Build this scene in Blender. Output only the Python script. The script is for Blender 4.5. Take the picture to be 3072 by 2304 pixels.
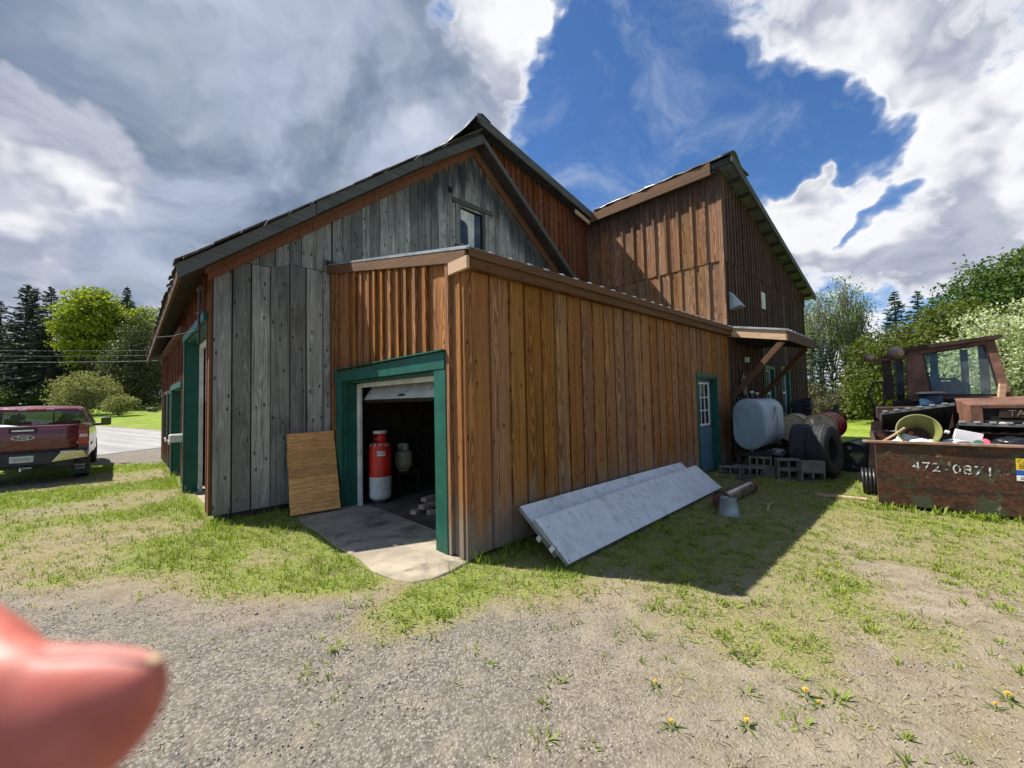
import bpy, bmesh, math, random
import numpy as np
from mathutils import Vector, Matrix, Euler, noise as mnoise
for _o in list(bpy.data.objects): bpy.data.objects.remove(_o)
scene = bpy.context.scene
COL = scene.collection
R = math.radians

# ------------------------------------------------------------------ camera
CAM = Vector((0.0, 0.0, 1.6))
PITCH, ROLL = R(2.377), R(-1.241)
cp, sp, cr, sr = math.cos(PITCH), math.sin(PITCH), math.cos(ROLL), math.sin(ROLL)
_rt = Vector((cr, -sr*sp, sr*cp)); _up = Vector((-sr, -cr*sp, cr*cp)); _fw = Vector((0, cp, sp))
cam_d = bpy.data.cameras.new('camera'); cam = bpy.data.objects.new('camera', cam_d); COL.objects.link(cam)
cam.matrix_world = Matrix(((_rt.x, _up.x, -_fw.x, CAM.x), (_rt.y, _up.y, -_fw.y, CAM.y), (_rt.z, _up.z, -_fw.z, CAM.z), (0, 0, 0, 1)))
cam_d.sensor_width = 36.0; cam_d.lens = 14.407; cam_d.clip_start = 0.002; cam_d.clip_end = 2000
cam_d.dof.use_dof = True; cam_d.dof.focus_distance = 6.0; cam_d.dof.aperture_fstop = 8.5
scene.camera = cam

# ------------------------------------------------------------------ frame of the barn: x along the side wall, y into the barn
TH = R(43.52); A0 = Vector((-0.472, 4.192))
UX, UY = math.cos(TH), math.sin(TH)
def L2W(u, v, z=0.0):
    return Vector((A0.x + u*UX - v*UY, A0.y + u*UY + v*UX, z))

# ------------------------------------------------------------------ sun, sky, exposure
_s = Vector((-0.36*UX - 0.645*UY, -0.36*UY + 0.645*UX, 1.0)).normalized()   # towards the sun
SUN_EL = math.asin(_s.z); SUN_AZ = math.atan2(_s.x, _s.y)
sd = bpy.data.lights.new('sun', 'SUN'); sun = bpy.data.objects.new('sun', sd); COL.objects.link(sun)
sd.energy = 5.0; sd.angle = R(0.53); sd.color = (1.0, 0.945, 0.86)
sun.rotation_euler = (-_s).to_track_quat('-Z', 'Y').to_euler(); sun.location = (-20, 20, 40)
scene.view_settings.view_transform = 'Standard'; scene.view_settings.look = 'None'
scene.view_settings.gamma = 1.0; scene.view_settings.use_curve_mapping = False
scene.view_settings.exposure = 0.88
scene.cycles.max_bounces = 8; scene.cycles.transparent_max_bounces = 8
try: scene.cycles.use_denoising = True
except Exception: pass

world = bpy.data.worlds.new('World'); scene.world = world; world.use_nodes = True
nt = world.node_tree; nt.nodes.clear()
class NT:
    """tiny helper for node graphs"""
    def __init__(s, tree): s.t = tree
    def n(s, typ, **kw):
        nd = s.t.nodes.new(typ)
        for k, v in kw.items():
            if k == 'ins':
                for a, b in v.items():
                    if hasattr(b, 'is_linked') or isinstance(b, bpy.types.NodeSocket): s.t.links.new(b, nd.inputs[a])
                    else: nd.inputs[a].default_value = b
            else: setattr(nd, k, v)
        return nd
    def m(s, op, a, b=0.0, c=None, clamp=False):
        nd = s.n('ShaderNodeMath', operation=op, use_clamp=clamp)
        for i, x in enumerate((a, b, c)):
            if x is None: continue
            if isinstance(x, bpy.types.NodeSocket): s.t.links.new(x, nd.inputs[i])
            else: nd.inputs[i].default_value = x
        return nd.outputs[0]
    def vm(s, op, a, b=None, scale=None):
        nd = s.n('ShaderNodeVectorMath', operation=op)
        for i, x in enumerate((a, b)):
            if x is None: continue
            if isinstance(x, bpy.types.NodeSocket): s.t.links.new(x, nd.inputs[i])
            else: nd.inputs[i].default_value = x
        if scale is not None:
            if isinstance(scale, bpy.types.NodeSocket): s.t.links.new(scale, nd.inputs['Scale'])
            else: nd.inputs['Scale'].default_value = scale
        return nd.outputs['Value'] if op in ('DOT_PRODUCT', 'LENGTH', 'DISTANCE') else nd.outputs[0]
    def mix(s, f, a, b, blend='MIX'):
        nd = s.n('ShaderNodeMix', data_type='RGBA', blend_type=blend, clamp_factor=True)
        for k, x in ((0, f), (6, a), (7, b)):
            if isinstance(x, bpy.types.NodeSocket): s.t.links.new(x, nd.inputs[k])
            elif k == 0: nd.inputs[k].default_value = x
            else: nd.inputs[k].default_value = (x[0], x[1], x[2], 1.0)
        return nd.outputs[2]
    def noise(s, vec, scale, detail=4, rough=.5, dist=0.0):
        return s.n('ShaderNodeTexNoise', ins={'Vector': vec, 'Scale': scale, 'Detail': detail, 'Roughness': rough, 'Distortion': dist}).outputs['Fac']
    def rng(s, x, a, b, c=0.0, d=1.0, smooth=True):
        nd = s.n('ShaderNodeMapRange', interpolation_type='SMOOTHSTEP' if smooth else 'LINEAR', clamp=True) if smooth else s.n('ShaderNodeMapRange', clamp=True)
        for i, q in enumerate((x, a, b, c, d)):
            if isinstance(q, bpy.types.NodeSocket): s.t.links.new(q, nd.inputs[i])
            else: nd.inputs[i].default_value = q
        return nd.outputs[0]
    def sep(s, v): return s.n('ShaderNodeSeparateXYZ', ins={0: v}).outputs
    def comb(s, x, y, z):
        nd = s.n('ShaderNodeCombineXYZ')
        for i, q in enumerate((x, y, z)):
            if isinstance(q, bpy.types.NodeSocket): s.t.links.new(q, nd.inputs[i])
            else: nd.inputs[i].default_value = q
        return nd.outputs[0]
w = NT(nt)
tc = w.n('ShaderNodeTexCoord').outputs['Generated']
sky = w.n('ShaderNodeTexSky', sky_type='NISHITA', sun_disc=False)
sky.sun_elevation = SUN_EL; sky.sun_rotation = SUN_AZ; sky.air_density = 1.0; sky.dust_density = 0.3; sky.ozone_density = 2.2; sky.altitude = 300
skyc = w.vm('MULTIPLY', w.vm('SCALE', sky.outputs[0], scale=0.075), (0.62, 0.92, 1.25))
dz = w.sep(tc)[2]
den = w.m('ADD', w.m('MAXIMUM', dz, 0.0), 0.55)
pp = w.vm('DIVIDE', tc, w.comb(den, den, den))
wc = w.n('ShaderNodeTexNoise', ins={'Vector': tc, 'Scale': 4.5, 'Detail': 4.0, 'Roughness': .6}).outputs['Color']
wv = w.vm('SUBTRACT', wc, (.5, .5, .5))
pw = w.vm('ADD', pp, w.vm('SCALE', wv, scale=0.16))
n1 = w.noise(pw, 4.2, 8, .6, .1)
ns = w.noise(pw, 4.2, 3.5, .55, .1)
n2 = w.noise(w.vm('ADD', pw, (-0.07, 0.03, 0.075)), 4.2, 3.5, .55, .1)
tcw = w.vm('NORMALIZE', w.vm('ADD', tc, w.vm('SCALE', wv, scale=.30)))
# the cloud masses of this sky: (direction, cos of the outer and inner radius, strength)
DECK = [((-0.501, 0.702, 0.506), 0.8290, 0.9703, 0.30),
         ((-0.231, 0.731, 0.642), 0.9397, 0.9945, 0.20),
         ((-0.582, 0.584, 0.565), 0.9135, 0.9903, 0.20),
         ((-0.384, 0.837, 0.39), 0.9744, 0.9976, 0.16),
         ((-0.721, 0.663, 0.202), 0.9781, 0.9976, 0.14),
         ((-0.612, 0.742, 0.273), 0.9848, 0.9986, 0.12)]
HEAP = [((0.018, 0.731, 0.682), 0.9954, 0.9994, 0.26),
         ((0.389, 0.662, 0.641), 0.9925, 0.9994, 0.24),
         ((0.478, 0.648, 0.593), 0.9877, 0.9986, 0.26),
         ((0.572, 0.602, 0.556), 0.9816, 0.9986, 0.16),
         ((0.682, 0.595, 0.425), 0.9744, 0.9976, 0.17),
         ((0.62, 0.612, 0.491), 0.9945, 0.9994, 0.18),
         ((0.735, 0.612, 0.291), 0.9781, 0.9976, 0.18),
         ((0.668, 0.639, 0.381), 0.9925, 0.9986, 0.14),
         ((0.519, 0.775, 0.36), 0.9945, 0.9994, 0.32),
         ((0.584, 0.734, 0.347), 0.9962, 0.9994, 0.30),
         ((0.576, 0.775, 0.259), 0.9877, 0.9986, 0.24),
         ((0.699, 0.679, 0.223), 0.9925, 0.9994, 0.20),
         ((-0.711, 0.593, 0.377), 0.9925, 0.9994, 0.30),
         ((-0.688, 0.629, 0.361), 0.9962, 0.9994, 0.24),
         ((-0.743, 0.611, 0.273), 0.9945, 0.9994, 0.24),
         ((-0.653, 0.668, 0.358), 0.9962, 0.9994, 0.22),
         ((-0.708, 0.567, 0.422), 0.9962, 0.9994, 0.20),
         ((-0.23, 0.811, 0.537), 0.9925, 0.9986, 0.24),
         ((-0.136, 0.813, 0.566), 0.9962, 0.9994, 0.10)]
GAPS = [((0.21, 0.752, 0.624), 0.9781, 0.9976, -0.26),
         ((0.339, 0.777, 0.53), 0.9455, 0.9925, -0.36),
         ((0.504, 0.731, 0.46), 0.9903, 0.9986, -0.26),
         ((0.132, 0.844, 0.521), 0.9877, 0.9986, -0.16),
         ((0.609, 0.68, 0.408), 0.9945, 0.9994, -0.40),
         ((0.617, 0.724, 0.308), 0.9976, 0.9997, -0.20),
         ((0.663, 0.695, 0.278), 0.9969, 0.9998, -0.45),
         ((-0.05, 0.725, 0.687), 0.9962, 0.9994, -0.12),
         ((-0.718, 0.606, 0.342), 0.9848, 0.9986, -0.30),
         ((-0.67, 0.67, 0.32), 0.9925, 0.9994, -0.16),
         ((-0.705, 0.559, 0.436), 0.9976, 0.9998, -0.15),
         ((-0.675, 0.61, 0.415), 0.9962, 0.9997, -0.16)]
def field(bl):
    t = None
    for d, c0, c1, k in bl:
        q = w.m('MULTIPLY', w.rng(w.vm('DOT_PRODUCT', tcw, d), c0, c1), k)
        t = q if t is None else w.m('ADD', t, q)
    return t
deck = field(DECK); heap = field(HEAP); gaps = field(GAPS)
dens = w.m('ADD', w.m('ADD', w.m('MULTIPLY', w.m('SUBTRACT', n1, .5), 1.5), .46), w.m('ADD', deck, w.m('ADD', heap, gaps)))
alpha = w.rng(dens, 0.47, 0.63)
veil = w.m('MAXIMUM', w.m('MULTIPLY', w.rng(dens, .34, .54), .38), w.m('MULTIPLY', w.rng(w.noise(pw, 4.6, 5, .65, .8), .45, .80), .40))
lit = w.rng(w.m('SUBTRACT', ns, n2), -0.10, 0.12)
under = w.m('MULTIPLY', w.rng(dens, 0.50, 0.72), w.m('SUBTRACT', 1.0, w.m('MULTIPLY', lit, .80)))
soft = w.rng(w.noise(w.vm('MULTIPLY', pw, (1.0, 1.0, 1.6)), 2.4, 5, .55, .6), .30, .70)
puff = w.rng(w.noise(pw, 7.5, 6, .6, .3), .3, .7)
heap_c = w.mix(w.m('MULTIPLY', under, .92), (0.70, 0.70, 0.705), w.mix(puff, (0.165, 0.195, 0.28), (0.33, 0.35, 0.42)))
deck_c = w.mix(soft, (0.110, 0.152, 0.220), (0.34, 0.38, 0.49))
deck_c = w.mix(w.m('MULTIPLY', lit, .16), deck_c, (0.6, 0.62, 0.66))
cl = w.mix(w.rng(w.m('ADD', w.m('ADD', deck, w.m('SUBTRACT', w.m('MULTIPLY', gaps, .6), w.m('MULTIPLY', heap, .8))), w.m('MULTIPLY', w.m('SUBTRACT', n1, .5), .35)), .0, .36), heap_c, deck_c)
cl = w.mix(w.rng(dens, .50, .62, .30, .0), cl, (0.60, 0.60, 0.62))
col = w.mix(veil, skyc, (0.40, 0.45, 0.54))
col = w.mix(alpha, col, cl)
bg = w.n('ShaderNodeBackground', ins={'Color': col, 'Strength': 0.84})
nt.links.new(bg.outputs[0], w.n('ShaderNodeOutputWorld').inputs[0])

# ------------------------------------------------------------------ mesh helpers
class MB:
    def __init__(s): s.v = []; s.f = []
    def add(s, vs, fs):
        k = len(s.v); s.v.extend([tuple(p) for p in vs]); s.f.extend([tuple(i+k for i in f) for f in fs]); return s
    def hexa(s, p):   # 4 bottom (ccw seen from above) + 4 top
        return s.add(p, [(3, 2, 1, 0), (4, 5, 6, 7), (0, 1, 5, 4), (1, 2, 6, 5), (2, 3, 7, 6), (3, 0, 4, 7)])
    def box(s, x0, x1, y0, y1, z0, z1, M=None):
        p = [(x0, y0, z0), (x1, y0, z0), (x1, y1, z0), (x0, y1, z0), (x0, y0, z1), (x1, y0, z1), (x1, y1, z1), (x0, y1, z1)]
        if M is not None: p = [M @ Vector(q) for q in p]
        return s.hexa(p)
    def prism(s, poly, vec):
        n = len(poly); vec = Vector(vec); a = [Vector(q) for q in poly]; b = [q + vec for q in a]
        return s.add(a + b, [tuple(range(n-1, -1, -1)), tuple(range(n, 2*n))] + [(i, (i+1) % n, n+(i+1) % n, n+i) for i in range(n)])
    def tube(s, pts, r, n=8, caps=True):
        pts = [Vector(q) for q in pts]; rs = r if isinstance(r, (list, tuple)) else [r]*len(pts)
        rings = []; ref = None
        for i, q in enumerate(pts):
            t = (pts[min(i+1, len(pts)-1)] - pts[max(i-1, 0)]).normalized()
            if ref is None: ref = Vector((0, 0, 1)) if abs(t.z) < .9 else Vector((1, 0, 0))
            x = ref.cross(t)
            if x.length < 1e-4: x = Vector((1, 0, 0)).cross(t)
            x.normalize(); y = t.cross(x); ref = y.cross(x) * -1 if False else ref
            rings.append([q + (x*math.cos(k*2*math.pi/n) + y*math.sin(k*2*math.pi/n))*rs[i] for k in range(n)])
        vs = [p for ring in rings for p in ring]; fs = []
        for i in range(len(pts)-1):
            for k in range(n): fs.append((i*n+k, i*n+(k+1) % n, (i+1)*n+(k+1) % n, (i+1)*n+k))
        if caps: fs.append(tuple(range(n-1, -1, -1))); fs.append(tuple(range((len(pts)-1)*n, len(pts)*n)))
        return s.add(vs, fs)
    def lathe(s, prof, n=24, M=None, cap=True):
        vs = []; fs = []
        for r, z in prof:
            for k in range(n):
                q = Vector((r*math.cos(2*math.pi*k/n), r*math.sin(2*math.pi*k/n), z)); vs.append(M @ q if M is not None else q)
        for i in range(len(prof)-1):
            for k in range(n): fs.append((i*n+k, i*n+(k+1) % n, (i+1)*n+(k+1) % n, (i+1)*n+k))
        if cap:
            fs.append(tuple(range(n-1, -1, -1))); fs.append(tuple(range((len(prof)-1)*n, len(prof)*n)))
        return s.add(vs, fs)
    def mesh(s, name):
        me = bpy.data.meshes.new(name); me.from_pydata([tuple(q) for q in s.v], [], s.f); me.update(); return me
    def build(s, name, mat, parent=None, smooth=False, bevel=0.0, seg=1):
        me = s.mesh(name); o = bpy.data.objects.new(name, me); COL.objects.link(o)
        if mat is not None: me.materials.append(mat)
        if parent is not None: o.parent = parent
        if smooth:
            me.polygons.foreach_set('use_smooth', [True]*len(me.polygons))
            if smooth != 'full':
                md = o.modifiers.new('ang', 'EDGE_SPLIT'); md.split_angle = R(40)
        if bevel:
            b = o.modifiers.new('bevel', 'BEVEL'); b.width = bevel; b.segments = seg; b.limit_method = 'ANGLE'; b.angle_limit = R(35)
        return o
def tag(o, label=None, cat=None, group=None, kind=None):
    if label: o['label'] = label
    if cat: o['category'] = cat
    if group: o['group'] = group
    if kind: o['kind'] = kind
    return o
def empty(name, loc=(0, 0, 0), rz=0.0, label=None, cat=None, group=None):
    o = bpy.data.objects.new(name, None); COL.objects.link(o); o.location = loc; o.rotation_euler = (0, 0, rz)
    o.empty_display_size = .2
    return tag(o, label, cat, group)
def kids(o): return [c for c in COL.objects if c.parent == o]
def copy_tree(o, loc=None, rz=None, label=None, scale=None):
    def cp_(x, par):
        c = x.copy(); COL.objects.link(c); c.parent = par
        for ch in list(kids(x)): cp_(ch, c)
        return c
    c = cp_(o, None)
    if loc is not None: c.location = loc
    if rz is not None: c.rotation_euler = (c.rotation_euler[0], c.rotation_euler[1], rz)
    if label: c['label'] = label
    if scale is not None: c.scale = scale if hasattr(scale, '__len__') else (scale,)*3
    return c
def text_mesh(name, s, size, M, mat, parent, extrude=0.0006, align='CENTER'):
    cu = bpy.data.curves.new(name, 'FONT'); cu.body = s; cu.size = size; cu.extrude = extrude; cu.align_x = align; cu.align_y = 'CENTER'
    cu.resolution_u = 3
    t = bpy.data.objects.new(name, cu); COL.objects.link(t)
    dg = bpy.context.evaluated_depsgraph_get(); me = bpy.data.meshes.new_from_object(t.evaluated_get(dg))
    bpy.data.objects.remove(t)
    me.transform(M); o = bpy.data.objects.new(name, me); COL.objects.link(o); me.materials.clear(); me.materials.append(mat); o.parent = parent
    return o
def np_mesh(name, verts, faces, mat, parent=None, attr=None, smooth=False):
    """verts (N,3), faces (M,k) numpy"""
    me = bpy.data.meshes.new(name); nv, (nf, k) = len(verts), faces.shape
    me.vertices.add(nv); me.vertices.foreach_set('co', np.ascontiguousarray(verts, np.float32).ravel())
    me.loops.add(nf*k); me.loops.foreach_set('vertex_index', np.ascontiguousarray(faces, np.int32).ravel())
    me.polygons.add(nf); me.polygons.foreach_set('loop_start', np.arange(0, nf*k, k, dtype=np.int32))
    try: me.polygons.foreach_set('loop_total', np.full(nf, k, np.int32))
    except Exception: pass
    if smooth: me.polygons.foreach_set('use_smooth', np.ones(nf, bool))
    me.update(calc_edges=True)
    for an, arr in (attr or {}).items():
        a = me.attributes.new(an, 'FLOAT', 'POINT'); a.data.foreach_set('value', np.ascontiguousarray(arr, np.float32))
    if mat is not None: me.materials.append(mat)
    o = bpy.data.objects.new(name, me); COL.objects.link(o)
    if parent is not None: o.parent = parent
    return o

# ------------------------------------------------------------------ materials
def new_mat(name):
    m = bpy.data.materials.new(name); m.use_nodes = True; t = m.node_tree; t.nodes.clear()
    k = NT(t); out = k.n('ShaderNodeOutputMaterial'); b = k.n('ShaderNodeBsdfPrincipled'); t.links.new(b.outputs[0], out.inputs[0])
    return m, k, b
def setp(k, b, **kw):
    names = {'col': 'Base Color', 'rough': 'Roughness', 'metal': 'Metallic', 'nrm': 'Normal', 'spec': 'Specular IOR Level'}
    for a, x in kw.items():
        s = b.inputs[names.get(a, a)]
        if isinstance(x, bpy.types.NodeSocket): k.t.links.new(x, s)
        elif a == 'col': s.default_value = (x[0], x[1], x[2], 1)
        else: s.default_value = x
def bump(k, h, strength=.3, dist=.01):
    return k.n('ShaderNodeBump', ins={'Height': h, 'Strength': strength, 'Distance': dist}).outputs[0]
def simple(name, c, rough=.6, metal=0.0, var=.25, scale=6.0, dirt=None, bmp=.15, dirt_amt=.5, spec=.4, fine=60.0):
    """plain surface with uneven colour, dirt patches and a little relief"""
    m, k, b = new_mat(name); co = k.n('ShaderNodeTexCoord').outputs['Object']
    r = k.n('ShaderNodeObjectInfo').outputs['Random']; co = k.vm('ADD', co, k.comb(k.m('MULTIPLY', r, 31.7), k.m('MULTIPLY', r, 17.3), 0.0))
    n = k.noise(co, scale, 6, .6); f = k.noise(co, fine, 3, .5)
    lo = tuple(x*(1-var) for x in c); hi = tuple(min(1, x*(1+var)) for x in c)
    col = k.mix(k.rng(n, .3, .7), lo, hi)
    if dirt is not None:
        col = k.mix(k.m('MULTIPLY', k.rng(k.noise(co, scale*.7, 8, .68, .4), .48, .66), dirt_amt), col, dirt)
    setp(k, b, col=col, rough=k.rng(f, .2, .8, max(.05, rough-.12), min(1, rough+.12)), metal=metal, spec=spec, nrm=bump(k, f, bmp, .004))
    return m
def wood(name, dark, mid, light, grey=(.22, .21, .2), grey_amt=.25, foot=.0, rake=False, knots=.7, gx=1.0, horizontal=False, wear=None, kprob=.28, dist=7.0, arch_amt=.24, vr=(.78, 1.20), streak=.5):
    """weathered boards; object coordinates are the barn's own metres, each board shifted by its random number"""
    m, k, b = new_mat(name); co = k.n('ShaderNodeTexCoord').outputs['Object']; r = k.n('ShaderNodeObjectInfo').outputs['Random']
    x, y, z = k.sep(co)[:3]
    a = k.m('SUBTRACT', x, y) if not horizontal else z
    g = z if not horizontal else k.m('SUBTRACT', x, y)
    ra = k.m('MULTIPLY', r, 57.0)
    p = k.comb(k.m('ADD', a, ra), k.m('MULTIPLY', r, 91.0), k.m('ADD', k.m('MULTIPLY', g, .035), k.m('MULTIPLY', r, 23.0)))
    fine = k.noise(p, 120*gx, 5, .65)
    mid_n = k.noise(p, 26*gx, 4, .55, .3)
    p2 = k.comb(k.m('ADD', a, ra), k.m('MULTIPLY', r, 31.0), k.m('MULTIPLY', k.m('ADD', g, ra), .10))
    al = k.m('SUBTRACT', a, k.n('ShaderNodeAttribute', attribute_type='OBJECT', attribute_name='ac').outputs['Fac'])
    al = k.m('ADD', al, k.m('MULTIPLY', k.m('SUBTRACT', k.m('FRACT', k.m('MULTIPLY', r, 5.1)), .5), .12))
    arch = k.m('ADD', k.m('MULTIPLY', k.m('MULTIPLY', al, al), 330.0), k.m('ADD', k.m('MULTIPLY', g, k.rng(k.m('FRACT', k.m('MULTIPLY', r, 3.7)), 0, 1, -3.2, 3.2, False)), k.m('MULTIPLY', k.noise(k.comb(k.m('MULTIPLY', a, 4.0), ra, k.m('MULTIPLY', g, .8)), 1.6, 3, .5), 5.0)))
    rings = k.m('POWER', k.m('ADD', k.m('MULTIPLY', k.m('SINE', k.m('MULTIPLY', arch, 6.283)), .5), .5), 1.5)
    fig = k.m('ADD', k.m('MULTIPLY', fine, .40), k.m('ADD', k.m('MULTIPLY', mid_n, .38), k.m('MULTIPLY', rings, arch_amt)))
    col = k.mix(k.rng(fig, .30, .68), dark, light)
    col = k.mix(.42, col, mid)
    big = k.noise(k.comb(k.m('ADD', a, ra), 0.0, k.m('MULTIPLY', g, .45)), 2.6, 5, .6)
    col = k.mix(k.m('MULTIPLY', k.rng(big, .45, .72), grey_amt), col, grey)
    hsv = k.n('ShaderNodeHueSaturation', ins={'Hue': k.rng(r, 0, 1, .494, .506, False), 'Saturation': k.rng(k.m('FRACT', k.m('MULTIPLY', r, 7.3)), 0, 1, .9, 1.08, False), 'Value': k.rng(k.m('FRACT', k.m('MULTIPLY', r, 13.7)), 0, 1, vr[0], vr[1], False), 'Color': col}).outputs[0]
    col = hsv
    if knots:
        vp = k.comb(k.m('MULTIPLY', k.m('ADD', a, ra), 6.5), k.m('ADD', k.m('MULTIPLY', g, 2.6), ra), 0.0)
        vd = k.n('ShaderNodeTexVoronoi', voronoi_dimensions='2D', ins={'Vector': vp, 'Scale': 1.0, 'Randomness': 1.0})
        kn = k.m('MULTIPLY', k.rng(vd.outputs['Distance'], .05, .11, 1.0, 0.0), k.rng(k.sep(vd.outputs['Color'])[0], 1-kprob, 1-kprob+.05))
        col = k.mix(k.m('MULTIPLY', kn, knots), col, tuple(c*.28 for c in dark))
    if streak:
        sk_ = k.noise(k.comb(k.m('MULTIPLY', k.m('ADD', a, ra), 16.0), ra, k.m('MULTIPLY', g, .45)), 1.3, 7, .7)
        col = k.mix(k.m('MULTIPLY', k.rng(sk_, .50, .70), streak), col, tuple(c*.35 for c in dark))
    if foot:
        e = k.m('ADD', z, k.m('MULTIPLY', k.m('SUBTRACT', k.noise(k.comb(k.m('MULTIPLY', a, 3.2), ra, k.m('MULTIPLY', z, .9)), 2.2, 5, .6), .5), 1.3))
        col = k.mix(k.m('MULTIPLY', k.rng(e, .10, .75, 1.0, 0.0), foot), col, k.mix(k.noise(co, 3.0, 3), (.14, .13, .095), (.26, .245, .215)))
    if rake:   # the gable: sheltered boards under the overhang keep their brown, black streaks run below
        s_ = k.m('SUBTRACT', k.m('SUBTRACT', 7.38, k.m('MULTIPLY', k.m('ABSOLUTE', k.m('SUBTRACT', x, 3.1)), .79)), z)
        wob = k.m('MULTIPLY', k.m('SUBTRACT', k.noise(k.comb(k.m('MULTIPLY', x, 5.5), ra, k.m('MULTIPLY', z, .7)), 2.0, 5, .65), .5), 1.5)
        s1 = k.m('ADD', s_, wob); on = k.rng(x, .5, 2.2, .35, 1.0)
        col = k.mix(k.m('MULTIPLY', k.rng(s1, .55, 1.35, 1.0, 0.0), k.m('MULTIPLY', on, .85)), col, (.016, .02, .027))
        col = k.mix(k.m('MULTIPLY', k.rng(s1, .12, .30, 1.0, 0.0), on), col, k.mix(fine, (.13, .06, .03), (.30, .17, .085)))
    if wear is not None: col = k.mix(k.m('MULTIPLY', k.rng(k.m('ADD', z, k.m('MULTIPLY', k.m('SUBTRACT', k.noise(k.comb(k.m('MULTIPLY', a, 7.0), ra, k.m('MULTIPLY', z, .5)), 1.6, 6, .65), .5), 2.4)), 5.75, 6.5), .75), col, wear)
    setp(k, b, col=col, rough=.86, spec=.22, nrm=bump(k, k.m('ADD', fig, k.m('MULTIPLY', fine, .6)), .55, .004))
    return m
M = {}
M['cedar'] = wood('cedar_boards', (.072, .024, .007), (.245, .097, .028), (.48, .225, .075), grey=(.16, .092, .048), grey_amt=.35, foot=.8, vr=(.84, 1.16))
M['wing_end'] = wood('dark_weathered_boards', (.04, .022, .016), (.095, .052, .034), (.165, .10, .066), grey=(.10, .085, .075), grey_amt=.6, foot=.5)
M['cedar_old'] = wood('weathered_brown_boards', (.085, .035, .015), (.235, .112, .050), (.45, .25, .125), grey=(.16, .115, .085), grey_amt=.5, foot=.5, wear=(.03, .028, .03))
M['redwood'] = wood('red_brown_boards', (.075, .02, .010), (.175, .052, .022), (.30, .105, .05), grey=(.12, .085, .075), grey_amt=.45, foot=.6)
M['grey'] = wood('silver_grey_boards', (.15, .147, .13), (.35, .34, .30), (.55, .535, .48), grey=(.14, .14, .115), grey_amt=.75, foot=.6, rake=True, knots=.95, kprob=.55, arch_amt=.14, vr=(.62, 1.32), streak=.8)
M['trim_red'] = wood('red_brown_trim', (.10, .035, .018), (.18, .068, .034), (.26, .11, .058), knots=0, grey_amt=.1)
M['fascia_grey'] = wood('grey_fascia_board', (.045, .045, .042), (.10, .10, .094), (.17, .17, .16), knots=.3, grey=(.06, .06, .056), grey_amt=.6, horizontal=True)
M['fascia'] = wood('brown_fascia_board', (.06, .026, .012), (.125, .06, .027), (.21, .115, .058), knots=.4, grey=(.09, .065, .04), grey_amt=.5, horizontal=True)
M['pale_wood'] = wood('pale_timber_and_sunlit_fascia', (.34, .21, .12), (.50, .34, .21), (.64, .47, .31), knots=.3, grey_amt=.1, horizontal=True)
M['dark_wood'] = simple('old_timber_and_wall_shade', (.035, .028, .024), .9, var=.4)
M['soffit'] = simple('dark_soffit_boards', (.05, .038, .032), .85, var=.35, scale=3)
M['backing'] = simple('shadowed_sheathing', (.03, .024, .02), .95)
M['steel_soffit'] = simple('grey_sheet_soffit', (.13, .145, .15), .55, .3, var=.2)
M['roof'] = simple('dark_roofing', (.045, .045, .048), .8, var=.3)
M['shake'] = simple('curled_wood_shingles', (.10, .075, .055), .9, var=.4, scale=9)
M['tarp'] = simple('black_plastic_sheet', (.018, .019, .021), .35, var=.3, spec=.6)
M['galv'] = simple('galvanised_roofing', (.34, .36, .36), .45, .5, var=.25, dirt=(.16, .18, .15), dirt_amt=.6)
M['green'] = simple('dark_green_paint', (.007, .088, .060), .5, var=.22, scale=4, dirt=(.015, .07, .052), dirt_amt=.4)
M['white'] = simple('old_white_paint', (.66, .65, .60), .6, var=.10, scale=5, dirt=(.36, .33, .27), dirt_amt=.5)
M['door_white'] = simple('scuffed_white_door', (.60, .61, .57), .5, var=.12, scale=3, dirt=(.33, .33, .28), dirt_amt=.45)
M['blue_door'] = simple('slate_blue_paint', (.085, .15, .205), .5, var=.12, scale=3, dirt=(.12, .17, .19), dirt_amt=.4)
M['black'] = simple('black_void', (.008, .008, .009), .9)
M['rubber'] = simple('old_tyre_rubber', (.020, .021, .024), .75, var=.3, scale=8, dirt=(.06, .055, .045), dirt_amt=.35, fine=90)
M['plastic_black'] = simple('black_lid_plastic', (.016, .016, .017), .45, var=.25, scale=5, dirt=(.06, .06, .055), dirt_amt=.3)
M['chrome'] = simple('bumper_chrome', (.62, .60, .55), .22, .9, var=.12, scale=5, dirt=(.30, .27, .2), dirt_amt=.5)
M['steel_dark'] = simple('dark_steel', (.05, .05, .052), .5, .6, var=.3)
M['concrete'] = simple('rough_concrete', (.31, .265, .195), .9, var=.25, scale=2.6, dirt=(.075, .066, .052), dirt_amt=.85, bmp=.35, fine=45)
M['block'] = simple('concrete_block', (.17, .163, .135), .95, var=.25, scale=7, dirt=(.10, .11, .07), dirt_amt=.5, bmp=.5, fine=70)
M['brick'] = simple('pale_brick', (.33, .24, .18), .9, var=.3, scale=7, dirt=(.4, .36, .3), dirt_amt=.5)
M['tank'] = simple('chalky_blue_grey_paint', (.34, .385, .40), .6, var=.16, scale=3, dirt=(.46, .48, .48), dirt_amt=.55)
M['rust'] = simple('brown_rust', (.12, .05, .028), .85, var=.45, scale=5, dirt=(.045, .026, .02), dirt_amt=.7, bmp=.4)
M['cyl_red'] = simple('red_cylinder_paint', (.55, .028, .015), .4, var=.15, scale=4, dirt=(.34, .03, .02), dirt_amt=.4)
M['cyl_white'] = simple('off_white_cylinder_paint', (.60, .60, .56), .5, var=.08, scale=4, dirt=(.40, .33, .24), dirt_amt=.35)
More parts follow.
